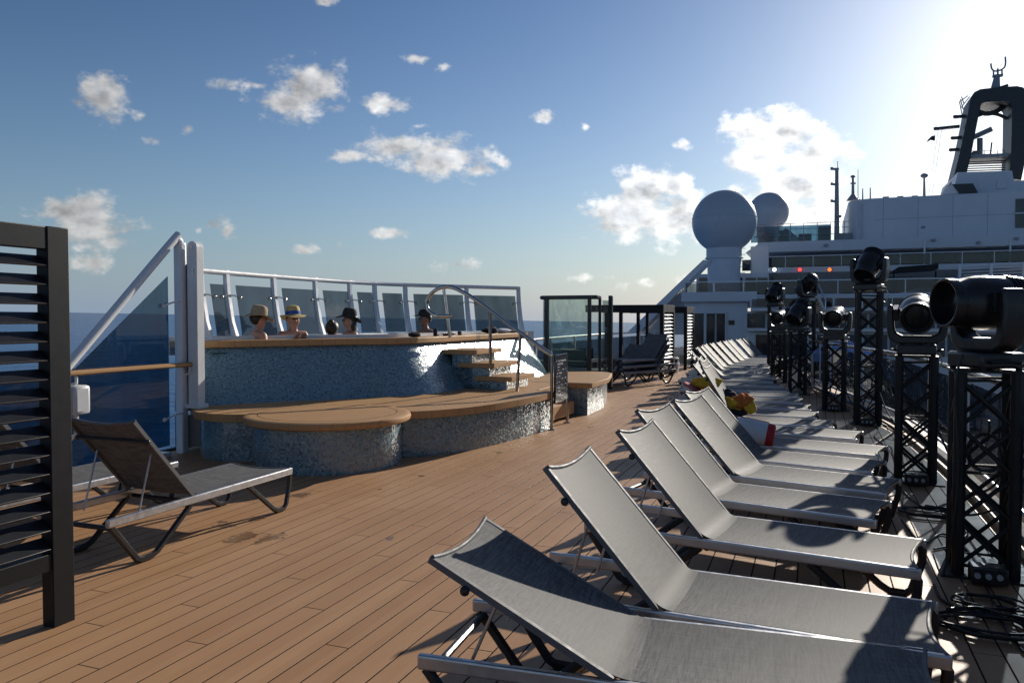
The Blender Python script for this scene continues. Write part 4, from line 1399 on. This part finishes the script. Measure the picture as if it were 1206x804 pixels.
# ------------------------------------------------------------------ things beyond the inner rail
t = thing('canopy', 'pale blue cloth canopy below the inner rail', 'canopy', 2.1, 19.0, -2.7)
c0 = T(965, 395, 19.5)
cx_, cz_ = T(982, 394, 19.5)
apex = (cx_, 19.5, cz_ + .05)
mb = MB()
cor = [(cx_ - .45, 18.9, cz_ - .42), (cx_ + .85, 18.9, cz_ - .42), (cx_ + .85, 20.1, cz_ - .42), (cx_ - .45, 20.1, cz_ - .42)]
mb.add([apex] + cor + [(p[0], p[1], p[2] - .18) for p in cor], [(0, 1, 2), (0, 2, 3), (0, 3, 4), (0, 4, 1), (1, 5, 6, 2), (2, 6, 7, 3), (3, 7, 8, 4), (4, 8, 5, 1)])
part('cloth', mb, M['blue'], t, smooth=False)
for p in cor: part('pole', MB().tube([(p[0], p[1], -2.7), (p[0], p[1], p[2])], .025, 8), M['alu'], t)
struct('lower_pool', MB().box(6.0, 12.0, 8, 22, -2.69, -2.6), M['water'])

# ------------------------------------------------------------------ bathers and the small things on the coping
def person(l, a, zseat, face, label, skin, hat=None, arms='down', scale=1.0, hair=None):
    o = bpy.data.objects.new('person', None)
    C.objects.link(o)
    o.location = S(l, a, zseat)
    o.rotation_euler = (0, 0, face)                 # local +y = the way the person looks
    o.scale = (scale,) * 3
    tag(o, label, 'person', 'bathers in the raised pool')
    V, E, Rr = [], [], []

    def j(p, r, par=None):
        V.append(p); Rr.append(r if isinstance(r, tuple) else (r, r))
        if par is not None: E.append((par, len(V) - 1))
        return len(V) - 1
    pel = j((0, 0, .10), (.15, .12)); wa = j((0, .01, .26), (.13, .10), pel); ch = j((0, .01, .44), (.165, .115), wa)
    nb = j((0, 0, .57), (.085, .07), ch); nk = j((0, .008, .615), .055, nb); jaw = j((0, .03, .665), (.062, .07), nk)
    hm = j((0, .022, .745), (.077, .092), jaw); cr = j((0, .008, .815), (.068, .078), hm)
    j((0, .125, .715), .013, hm)
    for s in (-1, 1):
        j((s * .088, .01, .725), .014, hm)
        sh = j((s * .17, 0, .525), .068, ch)
        if arms == 'down': el_, wr, pm_ = (s * .26, .02, .27), (s * .20, .24, .24), (s * .17, .31, .25)
        elif arms == 'up': el_, wr, pm_ = (s * .24, .10, .30), (s * .09, .27, .45), (s * .06, .31, .50)
        else: el_, wr, pm_ = (s * .33, -.08, .42), (s * .48, -.14, .50), (s * .55, -.14, .51)
        e_ = j(el_, .044, sh); w_ = j(wr, .029, e_); p_ = j(pm_, (.036, .02), w_)
        dv = (Vector(pm_) - Vector(wr)).normalized()
        sd = dv.cross(Vector((0, 0, 1))).normalized()
        for k, (sp, ln_) in enumerate(((-.03, .07), (-.01, .085), (.01, .08), (.03, .062), (-.055 * s, .045))):
            m_ = Vector(pm_) + sd * sp + dv * (.04 if k < 4 else .0)
            f1 = j(tuple(m_), .009, p_)
            j(tuple(m_ + dv * ln_ * .6 - Vector((0, 0, .015))), .008, f1)
        hp = j((s * .10, .02, .07), .095, pel); kn = j((s * .14, .42, .09), .062, hp); an = j((s * .13, .44, -.30), .042, kn); j((s * .13, .57, -.35), .034, an)
    me = bpy.data.meshes.new('body')
    me.from_pydata(V, E, [])
    b = raw_obj('body', me, o)
    sk = b.modifiers.new('skin', 'SKIN'); sk.use_smooth_shade = True
    for i_, sv in enumerate(me.skin_vertices[0].data):
        sv.radius = Rr[i_]; sv.use_root = (i_ == 0)
    ss = b.modifiers.new('sub', 'SUBSURF'); ss.levels = ss.render_levels = 2
    me.materials.append(skin)
    for s in (-1, 1):
        part('eye', MB().sphere((s * .03, .107, .752), .011, 8, 6), M['hair'], o, local=True)
    part('swimwear', MB().lathe([(.16, .02), (.168, .12), (.15, .2)], 16, Matrix.Diagonal((1, .8, 1, 1))), M['navy'], o, local=True)
    if hair == 'bun':
        hp_ = MB().sphere((0, -.008, .765), .108, 16, 10, (.92, 1.05, 1.0)); hp_.sphere((0, -.085, .84), .045, 10, 8)
        part('hair', hp_, M['hair'], o, local=True)
    elif hair == 'long':
        hp_ = MB().sphere((0, -.022, .77), .102, 16, 10, (.92, 1.0, 1.02)); hp_.lathe([(.085, .52), (.092, .6), (.096, .7), (.08, .78)], 14, Matrix.Translation((0, -.045, 0)) @ Matrix.Diagonal((1, .6, 1, 1)))
        part('hair', hp_, M['hair'], o, local=True)
    else:
        part('hair', MB().sphere((0, -.02, .765), .098, 16, 10, (.9, 1.0, .98)), M['hair'], o, local=True)
    if hat:
        hm_, band, brim, tilt = hat
        h = MB()
        if brim > 0:
            h.lathe([(.10, .0), (brim * .8, -.02), (brim, -.03), (brim + .004, -.022), (brim * .8, -.008), (.106, .012), (.106, .05), (.10, .10), (.082, .132), (.05, .145), (.02, .142)], 28)
            h.v = [Vector((p.x, p.y, p.z + .022 * math.cos(2 * math.atan2(p.y, p.x)) * max(0, (Vector((p.x, p.y)).length - .1) / .07))) for p in h.v]
        else:
            h.lathe([(.104, .0), (.104, .03), (.098, .07), (.07, .105), (.02, .118)], 24)
            h.add([(-.07, .085, .01), (.07, .085, .01), (.06, .17, -.005), (0, .185, .0), (-.06, .17, -.005), (-.07, .085, .02), (.07, .085, .02), (.06, .17, .005), (0, .185, .01), (-.06, .17, .005)],
                  [(4, 3, 2, 1, 0), (5, 6, 7, 8, 9), (0, 1, 6, 5), (1, 2, 7, 6), (2, 3, 8, 7), (3, 4, 9, 8), (4, 0, 5, 9)])
        mt = Matrix.Translation((0, .01, .80)) @ Matrix.Rotation(R(tilt), 4, 'X') @ Matrix.Diagonal((.95, 1.08, 1.0, 1))
        ho = part('hat', h.xf(mt), M[hm_], o, local=True)
        if band:
            part('hat_band', MB().lathe([(.108, .012), (.1095, .02), (.109, .058), (.105, .062)], 28).xf(mt), M[band], ho, local=True)
    return o


def face_dir(dx, dy): return math.atan2(-dx, dy)


def lp(px, l): return l, a_of_px(px, l)


l, a = lp(304, -7.13)
person(l, a, .88, face_dir(.80, .6), 'bather in a wide straw hat facing along the pool', M['skin'], ('straw', None, .195, -10), 'down')
l, a = lp(345, -7.0)
person(l, a, .88, face_dir(.55, -.8), 'bather in a straw hat with a blue band, hands held up', M['skin'], ('straw2', 'blueband', .185, 6), 'up')
l, a = lp(391, -6.55)
person(l, a, .74, face_dir(-.1, 1), 'dark-haired bather low in the water next to the dark sun hat', M['skin2'], None, 'down', hair='bun')
l, a = lp(412, -6.75)
person(l, a, .86, face_dir(-.8, -.55), 'bather with long hair under a dark floppy sun hat', M['skin'], ('darkhat', None, .19, 12), 'down', hair='long')
l, a = lp(501, -6.05)
person(l, a, .88, face_dir(-.75, -.6), 'bather in a dark cap with arms spread, near the handrail loop', M['skin2'], ('darkhat', None, 0, 0), 'spread')


def on_coping(px, inset=.1):
    off = offset(WALLT, -inset)
    i_ = min(range(len(off)), key=lambda k: abs(project(off[k].x, off[k].y, 1.36)[0] - px) + (100 if off[k].y > 14.5 else 0))
    return off[i_]


ZC = ZT + .085
p = on_coping(513)
single('drink_can', MB().lathe([(.026, ZC), (.033, ZC + .006), (.033, ZC + .11), (.027, ZC + .122), (.025, ZC + .12)], 18, Matrix.Translation((p.x, p.y, 0))), M['navy'], 'dark drink can standing on the teak coping', 'can', p.x, p.y, ZC)
p = on_coping(487)
single('baseball_cap', blob(MB(), (p.x, p.y, ZC + .035), .1, .085, .035, 21, .1), M['darkhat'], 'small dark cap lying on the teak coping left of the can', 'cap', p.x, p.y, ZC)
for px, lab in ((524, 'pair of dark sunglasses on the teak coping beside the can'), (534, 'second pair of dark sunglasses on the teak coping farther from the can')):
    p = on_coping(px)
    mb = MB()
    for s in (-1, 1): mb.sphere((p.x, p.y + s * .036, ZC + .026), .034, 10, 8, (.35, 1, .75))
    mb.tube([(p.x, p.y - .02, ZC + .035), (p.x, p.y + .02, ZC + .035)], .004, 6)
    for s in (-1, 1): mb.tube([(p.x, p.y + s * .07, ZC + .035), (p.x - .1, p.y + s * .065, ZC + .02)], .004, 6)
    single('sunglasses', mb, M['lens'], lab, 'sunglasses', p.x, p.y, ZC)
p = on_coping(541)
single('sun_lotion', MB().lathe([(.03, ZC), (.034, ZC + .01), (.03, ZC + .06), (.012, ZC + .075)], 14, Matrix.Translation((p.x, p.y, 0)) @ Matrix.Diagonal((1, 1.4, 1, 1))), M['cushion'], 'squat grey bottle on the teak coping', 'bottle', p.x, p.y, ZC)
p = on_coping(576)
single('cloth_bundle', blob(MB(), (p.x, p.y, ZC + .06), .13, .2, .06, 23, .16), M['navy'], 'dark cloth bundle on the coping above the pool steps', 'clothes', p.x, p.y, ZC)
p = on_coping(590)
single('folded_towel', blob(MB(), (p.x, p.y, ZC + .045), .13, .2, .045, 24, .1), M['bagwhite'], 'crumpled white towel on the coping above the pool steps', 'towel', p.x, p.y, ZC)
p = on_coping(605)
single('folded_cloth', MB().box(p.x - .13, p.x + .13, p.y - .22, p.y + .22, ZC, ZC + .04), M['cushion'], 'flat folded grey cloth on the coping at the pool end', 'towel', p.x, p.y, ZC, bevel=.012)

# ------------------------------------------------------------------ superstructure across the ship
def rect(px0, py0, px1, py1, A, depth, mb=None):
    l0, z0 = T(px0, (py0 + py1) / 2, A)
    l1 = T(px1, (py0 + py1) / 2, A)[0]
    zc0, zc1 = T((px0 + px1) / 2, py1, A)[1], T((px0 + px1) / 2, py0, A)[1]
    return (mb or MB()).box(l0, l1, A, A + depth, zc0, zc1)


ss_ = thing('superstructure', 'blue-white ship superstructure with glazed terraces and radio masts', 'ship', 4, 38, 0)
HW = M['hullwhite']


def poly(pts, A, depth): return MB().slab([T(x, y, A) for x, y in pts], A, A + depth)


# entrance wall with doors
l0 = T(806, 380, 36)[0]; l1 = T(880, 380, 36)[0]
zf = T(850, 347, 36)[1]
part('wall', MB().box(l0, l1, 36, 36.3, -.35, zf), HW, ss_)
part('fascia', MB().box(l0 - .1, l1 + .4, 35.7, 36.0 - .004, zf - .32, zf + .12), HW, ss_, bevel=.03)
for (x0_, x1_) in ((815, 829), (832, 842), (844, 854)):
    dr_ = part('door', rect(x0_, 369, x1_, 420, 35.97, .02), M['darkwin'], ss_)
    fr = MB()
    a0_, z0_ = T(x0_, 369, 35.94); a1_, _ = T(x1_, 369, 35.94)
    fr.box(a0_ - .05, a1_ + .05, 35.93, 35.965, z0_, z0_ + .08)
    fr.box(a0_ - .06, a0_, 35.93, 35.965, 0, z0_); fr.box(a1_, a1_ + .06, 35.93, 35.965, 0, z0_)
    part('frame', fr, HW, dr_)
part('plaque', rect(858, 377, 865, 382.5, 35.96, .03), M['darkwin'], ss_)
# sloping side fin and side bulwark
part('fin', poly([(738, 392), (752, 392), (836, 306), (828, 306)], 36.6, 1.2), M['white'], ss_, fix=True)
part('side_wall', poly([(752, 394), (808, 394), (808, 338), (800, 345)], 37.9, .4), HW, ss_, fix=True)
part('wall', rect(820, 322, 905, 348, 42.6, .4), HW, ss_)
for x_ in (823, 838, 862, 878, 892): part('window', rect(x_, 327, x_ + 12, 347, 42.55, .04), M['darkwin'], ss_)
part('wall', rect(884, 290, 905, 326, 44.0, .4), HW, ss_)
part('window', rect(874, 306, 884, 319, 43.9, .04), M['darkwin'], ss_)


def terrace(px0, px1, ytop, yfl, yfas, A, gname, depth=4.0, npan=8, lab=None):
    l0, _ = T(px0, yfl, A); l1, _ = T(px1, yfl, A)
    xm = (px0 + px1) / 2
    zt, zf_, zb = T(xm, ytop, A)[1], T(xm, yfl, A)[1], T(xm, yfas, A)[1]
    part('terrace_slab', MB().box(l0, l1, A, A + depth, zb, zf_), HW, ss_, bevel=.02)
    part('hand_rail', MB().tube([(l0, A + .08, zt), (l1, A + .08, zt)], .03, 6), M['white'], ss_)
    w = (l1 - l0) / npan
    for k in range(npan):
        part('glass_panel', MB().box(l0 + k * w + .04, l0 + (k + 1) * w - .04, A + .07, A + .085, zf_ + .05, zt - .05), M[gname], ss_, smooth=False)
        part('stanchion', MB().box(l0 + k * w - .02, l0 + k * w + .02, A + .06, A + .1, zf_, zt), M['white'], ss_)
    return l0, l1, zt, zf_, zb


# terrace 1 (upper glass rail in front), then lower bands to the right
terrace(806, 1240, 329, 345.5, 349, 36.4, 'deckglass', 9, 11)
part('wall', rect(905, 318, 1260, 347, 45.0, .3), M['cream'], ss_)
rg = random.Random(5)
x = 908
while x < 1240:
    w = rg.choice((14, 18, 22, 26))
    if not 945 < x < 972:
        wn_ = part('window', rect(x, 326, x + w - 3, 346, 44.95, .04), M['darkwin'], ss_)
    x += w
terrace(884, 1240, 349.5, 362, 366, 34.8, 'deckglass', 1.6, 10)
part('wall', rect(880, 349, 1250, 362, 36.45, .2), HW, ss_)
x = 890
while x < 1230:
    w = rg.choice((30, 36, 44))
    part('window', rect(x, 351, x + w - 6, 361, 36.40, .04), M['darkwin'], ss_)
    x += w
l0, z0 = T(876, 366, 35.2); l1 = T(1250, 366, 35.2)[0]
part('wall', MB().box(l0, l1, 35.6, 36.0, -2.7, T(1060, 366, 35.6)[1]), HW, ss_)
x = 880
while x < 1230:
    w = rg.choice((24, 28, 34))
    part('window', rect(x, 369, x + w - 3, 386, 35.55, .04), M['darkwin'], ss_)
    x += w
part('ledge', rect(880, 387, 1250, 391, 35.2, .38), HW, ss_, bevel=.02)
x = 890
while x < 1230:
    w = rg.choice((30, 34))
    part('window', rect(x, 394, x + w - 3, 420, 35.55, .04), M['darkwin'], ss_)
    x += w
# terrace 2
terrace(893, 1250, 298, 311.5, 323, 45.6, 'deckglass', 4.2, 10)
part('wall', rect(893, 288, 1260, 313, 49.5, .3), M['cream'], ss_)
x = 900
while x < 1240:
    w = rg.choice((14, 20, 26, 40))
    if rg.random() < .75: part('window', rect(x, 294, x + w - 3, 311, 49.45, .04), M['darkwin'], ss_)
    x += w
for px_ in (1088, 1189): part('pillar', rect(px_, 282, px_ + 2, 312, 46.4, .2), M['white'], ss_)
for px_, mt in ((912, 'lw'), (942, 'lr'), (977, 'lo')):
    l_, z_ = T(px_, 317.5, 45.55)
    bz = part('terrace_lamp', MB().lathe([(.14, 0), (.14, .04), (.11, .05)], 14, Matrix.Translation((l_, 45.6, z_)) @ Matrix.Rotation(math.pi / 2, 4, 'X')), M['mast'], ss_)
    part('bulb', MB().sphere((l_, 45.53, z_), .105, 12, 8), M[mt], bz)
# terrace 3 slab, block above it
l0, _ = T(878, 290, 46.5); l1, _ = T(1260, 280, 46.5)
z1, z0 = T(940, 284, 46.5)[1], T(940, 296, 46.5)[1]
part('roof_slab', MB().slab([(l0, z0), (l1, z0), (l1, z1), (l0 + .8, z1)], 46.5, 60), HW, ss_, fix=True)
lb0 = T(1000, 250, 48)[0]; lb1 = T(1290, 250, 48)[0]
zb1 = T(1003, 235, 48)[1]
pts = [(lb0 + 1.2 * (1 - math.cos(R(k))), 48 + 1.2 * (1 - math.sin(R(k)))) for k in range(0, 91, 15)]
part('upper_block', MB().prism([(lb0, 60)] + pts + [(lb1, 48), (lb1, 60)], z1 - .01, zb1), HW, ss_, fix=True)
part('window', rect(1196, 234, 1215, 268, 47.95, .06), M['darkwin'], ss_)
for px_ in (1040, 1081, 1122, 1163): part('plate_seam', MB().box(T(px_, 250, 48)[0], T(px_, 250, 48)[0] + .02, 47.993, 48.05, z1, zb1 - .02), M['mast'], ss_)
part('plate_seam', MB().box(lb0 + 1.3, lb1, 47.992, 48.05, (z1 + zb1) / 2, (z1 + zb1) / 2 + .02), M['mast'], ss_)
for px_, py_ in ((1085, 266), (1097, 281), (1195, 279), (970, 287), (1150, 284)): part('wall_lamp', rect(px_, py_, px_ + 5, py_ + 3, 46.3, .18), M['mast'], ss_, bevel=.02)
part('hatch', rect(1174, 212, 1186, 222, 51.93, .06), M['hullwhite'], ss_, bevel=.02)
for px_ in (1010, 1012): part('drain_pipe', MB().tube([(T(px_, 250, 47.9)[0], 47.9, z1), (T(px_, 250, 47.9)[0], 47.9, zb1)], .035, 6), HW, ss_)
part('window_bar', rect(1194, 250, 1217, 251.5, 47.9, .1), HW, ss_)
lh0, lh1 = T(1120, 220, 52)[0], T(1300, 220, 52)[0]
part('funnel_house', MB().slab([T(1120, 235, 52), T(1128, 203, 52), T(1192, 201, 52), T(1194, 213, 52), T(1300, 208, 52), (lh1, T(1120, 235, 52)[1])], 52, 58), HW, ss_, fix=True)
part('slanted_roof', poly([(1122, 217), (1146, 216), (1152, 227), (1130, 228)], 51.0, 1.0), M['funnel'], ss_, fix=True)
part('white_gable', poly([(1108, 229), (1121, 216), (1130, 228)], 51.1, .8), M['white'], ss_, fix=True)
# railing with gear on the roof slab
mb = MB()
lr0, lr1 = T(885, 284, 47.0)[0], T(1000, 284, 47.0)[0]
zr = T(945, 284, 47)[1]
for dz in (.35, .7, 1.0): mb.tube([(lr0, 47.0, zr + dz), (lr1, 47.0, zr + dz)], .015, 5)
k = lr0
while k < lr1:
    mb.tube([(k, 47.0, zr), (k, 47.0, zr + 1.0)], .02, 5); k += .7
part('roof_railing', mb, M['mast'], ss_)
part('glass_panel', MB().box(lr0, lr0 + 4.2, 47.2, 47.22, zr + .02, zr + .9), M['tint'], ss_, smooth=False)
for k in range(5):
    x_ = lr0 + .4 + k * 1.05
    part('deck_box', MB().box(x_, x_ + rg.uniform(.4, .8), 48.5, 49.1, zr, zr + rg.uniform(.5, 1.1)), M['mast'], ss_, bevel=.03)
part('tent_roof', MB().slab([T(915, 283, 50), T(925, 268, 50), T(945, 283, 50)], 50, 51), HW, ss_, fix=True)
for k in range(3): part('vent', rect(1040 + k * 17, 231.5 - k * .6, 1047 + k * 17, 235, 49, .5), M['mast'], ss_)
# stairs
st_ = thing('deck_stairs', 'wooden stairs with pale stringers leading up between the glass terraces', 'stairs', T(957, 360, 38)[0], 36, 0)
n_ = 7
for k in range(n_):
    A_ = 34.75 - .0 - (n_ - 1 - k) * .0
    y_ = 366 - k * 3.3
    xx = 962 - k * 1.6
    lq, zq = T(xx, y_, 34.2 + k * .06)
    part('tread', MB().box(lq - .36, lq + .36, 34.1 + k * .07, 34.4 + k * .07, zq - .05, zq), M['teak'], st_)
for s in (-1, 1):
    q0, q1 = T(962 + s * 9, 367, 34.2), T(951 + s * 9, 343, 34.6)
    part('stringer', MB().bar((q0[0], 34.15, q0[1]), (q1[0], 34.6, q1[1]), .05, .16), M['white'], st_)
    q0, q1 = T(962 + s * 10, 353, 34.2), T(950 + s * 10, 327, 34.6)
    part('banister', MB().tube([(q0[0], 34.15, q0[1] - .9), (q0[0], 34.15, q0[1]), (q1[0], 34.6, q1[1]), (q1[0], 34.6, q1[1] - .8)], .03, 6), M['steel'], st_)
# awnings and shade frames on the terraces
aw = thing('black_awning', 'flat black awning on thin poles on the glazed terrace', 'awning', T(1075, 320, 43)[0], 43, T(1075, 345, 43)[1])
l0, zq = T(1047, 322, 43); l1, zq1 = T(1100, 313, 43)
part('cloth', MB().slab([(l0, zq), (l0 + .3, zq1 - .1), (l1, zq1), (l1, zq + .1)], 41.5, 43.5), M['black'], aw, fix=True)
for x_ in (l0 + .1, l1 - .1): part('pole', MB().tube([(x_, 41.6, T(1075, 346, 41.6)[1]), (x_, 41.6, zq)], .04, 6), M['black'], aw)
wp = thing('white_pergola', 'white slatted shade pergola on the glazed terrace', 'pergola', T(1165, 325, 43)[0], 43, T(1165, 346, 43)[1])
l0 = T(1124, 325, 42)[0]; l1 = T(1250, 325, 42)[0]
zt = T(1165, 313, 42)[1]
for k in range(5):
    part('slat', MB().bar((l0 + .15 * k, 42 + k * .25, zt - k * .13), (l1, 42 + k * .25, zt + .15 - k * .13), .16, .07), M['white'], wp, bevel=.01)
for k in range(4):
    x_ = l0 + .2 + k * (l1 - l0 - .4) / 3
    part('post', MB().box(x_ - .06, x_ + .06, 41.85, 41.97, T(1165, 346, 42)[1], zt + .1), M['white'], wp)
pu = thing('beige_parasol', 'wide beige parasol on the glazed terrace below the black awning', 'parasol', T(1090, 345, 40)[0], 40, T(1090, 347, 40)[1])
lq, zq = T(1088, 338, 40)
part('canopy', MB().lathe([(1.25, -.36), (1.24, -.32), (.6, -.12), (.05, 0)], 8, Matrix.Translation((lq, 40, zq))), M['beige'], pu)
part('pole', MB().tube([(lq, 40, T(1088, 347, 40)[1]), (lq, 40, zq)], .04, 6), M['mast'], pu)

# ------------------------------------------------------------------ radomes
def radome(px, py, rpx, A, yb, label):
    l, z = T(px, py, A)
    d = S(l, A)
    r = rpx * d.y / F
    t = thing('radome', label, 'radome', l, A, T(px, yb, A)[1], 'radomes')
    zb = T(px, yb, A)[1]
    part('dome', MB().sphere((l, A, z), r, 40, 26), M['radome'], t)
    part('seam', MB().lathe([(r * .99, -.02), (r * 1.004, -.01), (r * 1.004, .01), (r * .99, .02)], 40, Matrix.Translation((l, A, z + r * .12))), M['radome'], t)
    w = r * .55
    zc = z - r * .82
    part('collar', MB().lathe([(w * .98, zc - .5), (w, zc - .48), (w, zc), (w * 1.02, zc + .1)], 32, Matrix.Translation((l, A, 0))), HW, t)
    part('flange', MB().lathe([(w, zc - .56), (w * 1.08, zc - .54), (w * 1.08, zc - .5), (w, zc - .48)], 32, Matrix.Translation((l, A, 0))), HW, t)
    part('pedestal', MB().lathe([(w * .9, min(zb, zc - 1.2)), (w * .93, zc - .95), (w * .98, zc - .55)], 32, Matrix.Translation((l, A, 0))), HW, t)
    mb = MB()
    for k in range(7): mb.tube([(l + w * .9, A - .6, zc - 1.3 + k * .3), (l + w * .9 + .3, A - .6, zc - 1.3 + k * .3)], .015, 5)
    part('ladder', mb, M['mast'], t)


radome(853, 261.5, 37, 41.0, 345, 'large round grey radome on a white pedestal in front of the terraces')
radome(905, 250, 23, 52, 290, 'smaller round radome partly hidden behind the large radome')

# ------------------------------------------------------------------ funnel arch
fu = thing('funnel_arch', 'tall charcoal funnel arch with an open middle and a radar platform', 'funnel', T(1160, 220, 55)[0], 55, T(1160, 222, 55)[1])
outer = [(1112, 226), (1119, 214), (1127, 182), (1134, 148), (1139, 121), (1143, 115), (1150, 111.5), (1170, 109.3), (1192, 108), (1199, 109.5), (1204, 114), (1205.5, 122), (1204.5, 160), (1202, 192), (1197, 216)]
inner = [(1129, 222), (1133, 214), (1140, 184), (1146.5, 150), (1150.5, 130), (1151.5, 127.6), (1154, 126.6), (1168, 125.9), (1181, 125.2), (1184.5, 125.6), (1186.2, 127.5), (1186.4, 131), (1186, 160), (1185, 192), (1183, 214)]
O2 = [Vector((T(x, y, 55)[0], T(x, y, 55)[1], 0)) for x, y in outer]; I2 = [Vector((T(x, y, 55)[0], T(x, y, 55)[1], 0)) for x, y in inner]
mb = MB()
n = len(O2)
vs = [(p.x, y, p.y) for y in (53.8, 56.2) for c in (O2, I2) for p in c]
fs = []
for k in range(n - 1):
    fs += [(k, k + 1, n + k + 1, n + k), (2 * n + k + 1, 2 * n + k, 3 * n + k, 3 * n + k + 1), (k + 1, k, 2 * n + k, 2 * n + k + 1), (n + k, n + k + 1, 3 * n + k + 1, 3 * n + k)]
fs += [(0, n, 3 * n, 2 * n), (n - 1, 3 * n - 1, 4 * n - 1, 2 * n - 1)]
mb.add(vs, fs)
part('arch', mb, M['funnel'], fu, fix=True)


def tz(x, y, A=55): q = T(x, y, A); return (q[0], A, q[1])


part('platform', MB().slab([T(1140, 186, 55), T(1184, 184, 55), T(1184, 188, 55), T(1140, 190, 55)], 54, 56), M['mast'], fu, fix=True)
for k in range(5):
    part('louvre', MB().bar(tz(1140 - k * .6, 191 + k * 2.6, 54.6), tz(1184, 189.5 + k * 2.6, 54.6), .1, .06), M['funnel'], fu)
mb = MB()
for k in range(6): mb.tube([tz(1143 + k * 8, 187, 54.2), tz(1143 + k * 8, 178, 54.2)], .025, 5)
mb.tube([tz(1142, 178, 54.2), tz(1184, 177, 54.2)], .02, 5); mb.tube([tz(1142, 182, 54.2), tz(1184, 181, 54.2)], .02, 5)
part('platform_railing', mb, M['mast'], fu)
mb = MB().tube([tz(1154, 186), tz(1154, 163)], .16, 8)
mb.bar(tz(1146, 162), tz(1168, 152), .25, .28)
part('radar', mb, M['mast'], fu)
part('radar_arm', MB().tube([tz(1166, 186), tz(1168, 168)], .05, 6), M['mast'], fu)
part('small_dome', MB().sphere(tz(1148, 182), .22, 10, 8), M['mast'], fu)
part('cross_pipe', MB().tube(catmull([tz(1150, 130), tz(1160, 134), tz(1172, 132), tz(1184, 124)], 5), .14, 6), M['funnel'], fu)
part('cross_pipe', MB().tube(catmull([tz(1148, 138), tz(1160, 134), tz(1175, 135), tz(1186, 140)], 5), .10, 6), M['funnel'], fu)
part('top_wing', MB().bar(tz(1158, 111), tz(1186, 102), .7, .14), M['funnel'], fu)
mb = MB().tube([tz(1172, 107), tz(1174, 90)], [.28, .16], 8)
mb.bar(tz(1169, 90), tz(1181, 89), .3, .12)
mb.tube(catmull([tz(1167, 75), tz(1168, 81), tz(1172, 84), tz(1180, 82), tz(1184, 77), tz(1184, 67)], 4), .05, 6)
mb.tube([tz(1170, 90), tz(1170, 83)], .05, 5); mb.tube([tz(1180, 89), tz(1180, 83)], .05, 5); mb.tube([tz(1175, 89), tz(1175, 81)], .06, 5)
part('antenna_mast', mb, M['mast'], fu)
for (x0_, y0_, x1_, y1_) in ((1101, 152, 1130, 149), (1124, 138, 1136, 137), (1121, 163, 1132, 162), (1119, 177, 1128, 176)):
    mb = MB().bar(tz(x0_, y0_), tz(x1_, y1_), .25, .16)
    mb.tube([tz(x0_ + 1, y0_ - 2), tz(x0_ + 1, y0_ + 1)], .12, 6)
    part('side_arm', mb, M['funnel'], fu)
mb = MB()
for k in range(3): mb.tube([tz(1133 + 1.2 * k, 135 - 6 * k), tz(1130 + 1.2 * k, 120 - 3 * k)], .03, 5)
mb.tube([tz(1131, 128), tz(1142, 114)], .03, 5); mb.tube([tz(1130, 120), tz(1140, 113)], .03, 5)
part('ladder_rail', mb, M['mast'], fu)
for x0_ in (1105, 1109): part('stay_wire', MB().tube([tz(x0_, 153), tz(x0_ - 11, 228)], .012, 4), M['mast'], fu)
fl = single('flag', MB().add([tz(1101.5, 159.5), tz(1101, 166), tz(1096, 165), tz(1091, 168), tz(1093, 164.5), tz(1097, 160.5)], [(0, 1, 2, 5), (5, 2, 3, 4)]), M['darkhat'], 'small dark flag flying from the side arm of the funnel arch', 'flag', *tz(1101, 160))
sm_ = fl.modifiers.new('thick', 'SOLIDIFY'); sm_.thickness = .02


def mast(px, y0, y1, A, r, label, extras=()):
    b = tz(px, y1, A)
    t = thing('antenna_mast', label, 'mast', b[0], A, b[2])
    part('pole', MB().tube([b, tz(px, y0, A)], [r, r * .6], 8), M['mast'], t)
    for nm, mb in extras: part(nm, mb, M['mast'], t)
    return t


A_ = 48.6
ex = []
for y_ in (199, 217, 237): ex.append(('arm', MB().bar(tz(979, y_, A_), tz(988, y_ + .5, A_), .12, .12).tube([tz(979.5, y_ - 2, A_), tz(979.5, y_ + 1, A_)], .07, 6)))
ex.append(('platform', MB().box(tz(983, 255, A_)[0], tz(991, 255, A_)[0], A_ - .3, A_ + .3, tz(985, 256, A_)[2], tz(985, 254, A_)[2])))
ex.append(('whip', MB().tube([tz(986.5, 199, A_), tz(986.5, 190, A_)], .02, 5)))
mast(985.5, 198, 283, A_, .16, 'tall grey lattice-like mast with short arms beside the big white block', ex)
mast(1004.5, 208, 236, 49.0, .1, 'short mast with a rounded cap on the corner of the white block', [('cap', MB().sphere(tz(1004.5, 208, 49), .14, 10, 8, (1, 1, .6))), ('arm', MB().bar(tz(1001.5, 216, 49), tz(1008, 216, 49), .08, .08)), ('foot', MB().lathe([(.35, 0), (.1, .35)], 10, Matrix.Translation(tz(1004.5, 236, 49))))])
mast(1010.5, 200, 236, 49.0, .025, 'thin whip antenna next to the round-capped mast')
for px_, yt, lab in ((1016, 222, 'short thin rod antenna on the white block near the whip antenna'), (1025, 221, 'short thin rod antenna on the white block, the one farther from the whip antenna')):
    mast(px_, yt, 236, 49.0, .045, lab)
mast(1088.5, 207, 233, 50.0, .08, 'post with a mushroom-shaped cap on the white block before the funnel', [('cap', MB().sphere(tz(1088.5, 207, 50), .2, 12, 8, (1, 1, .7)))])
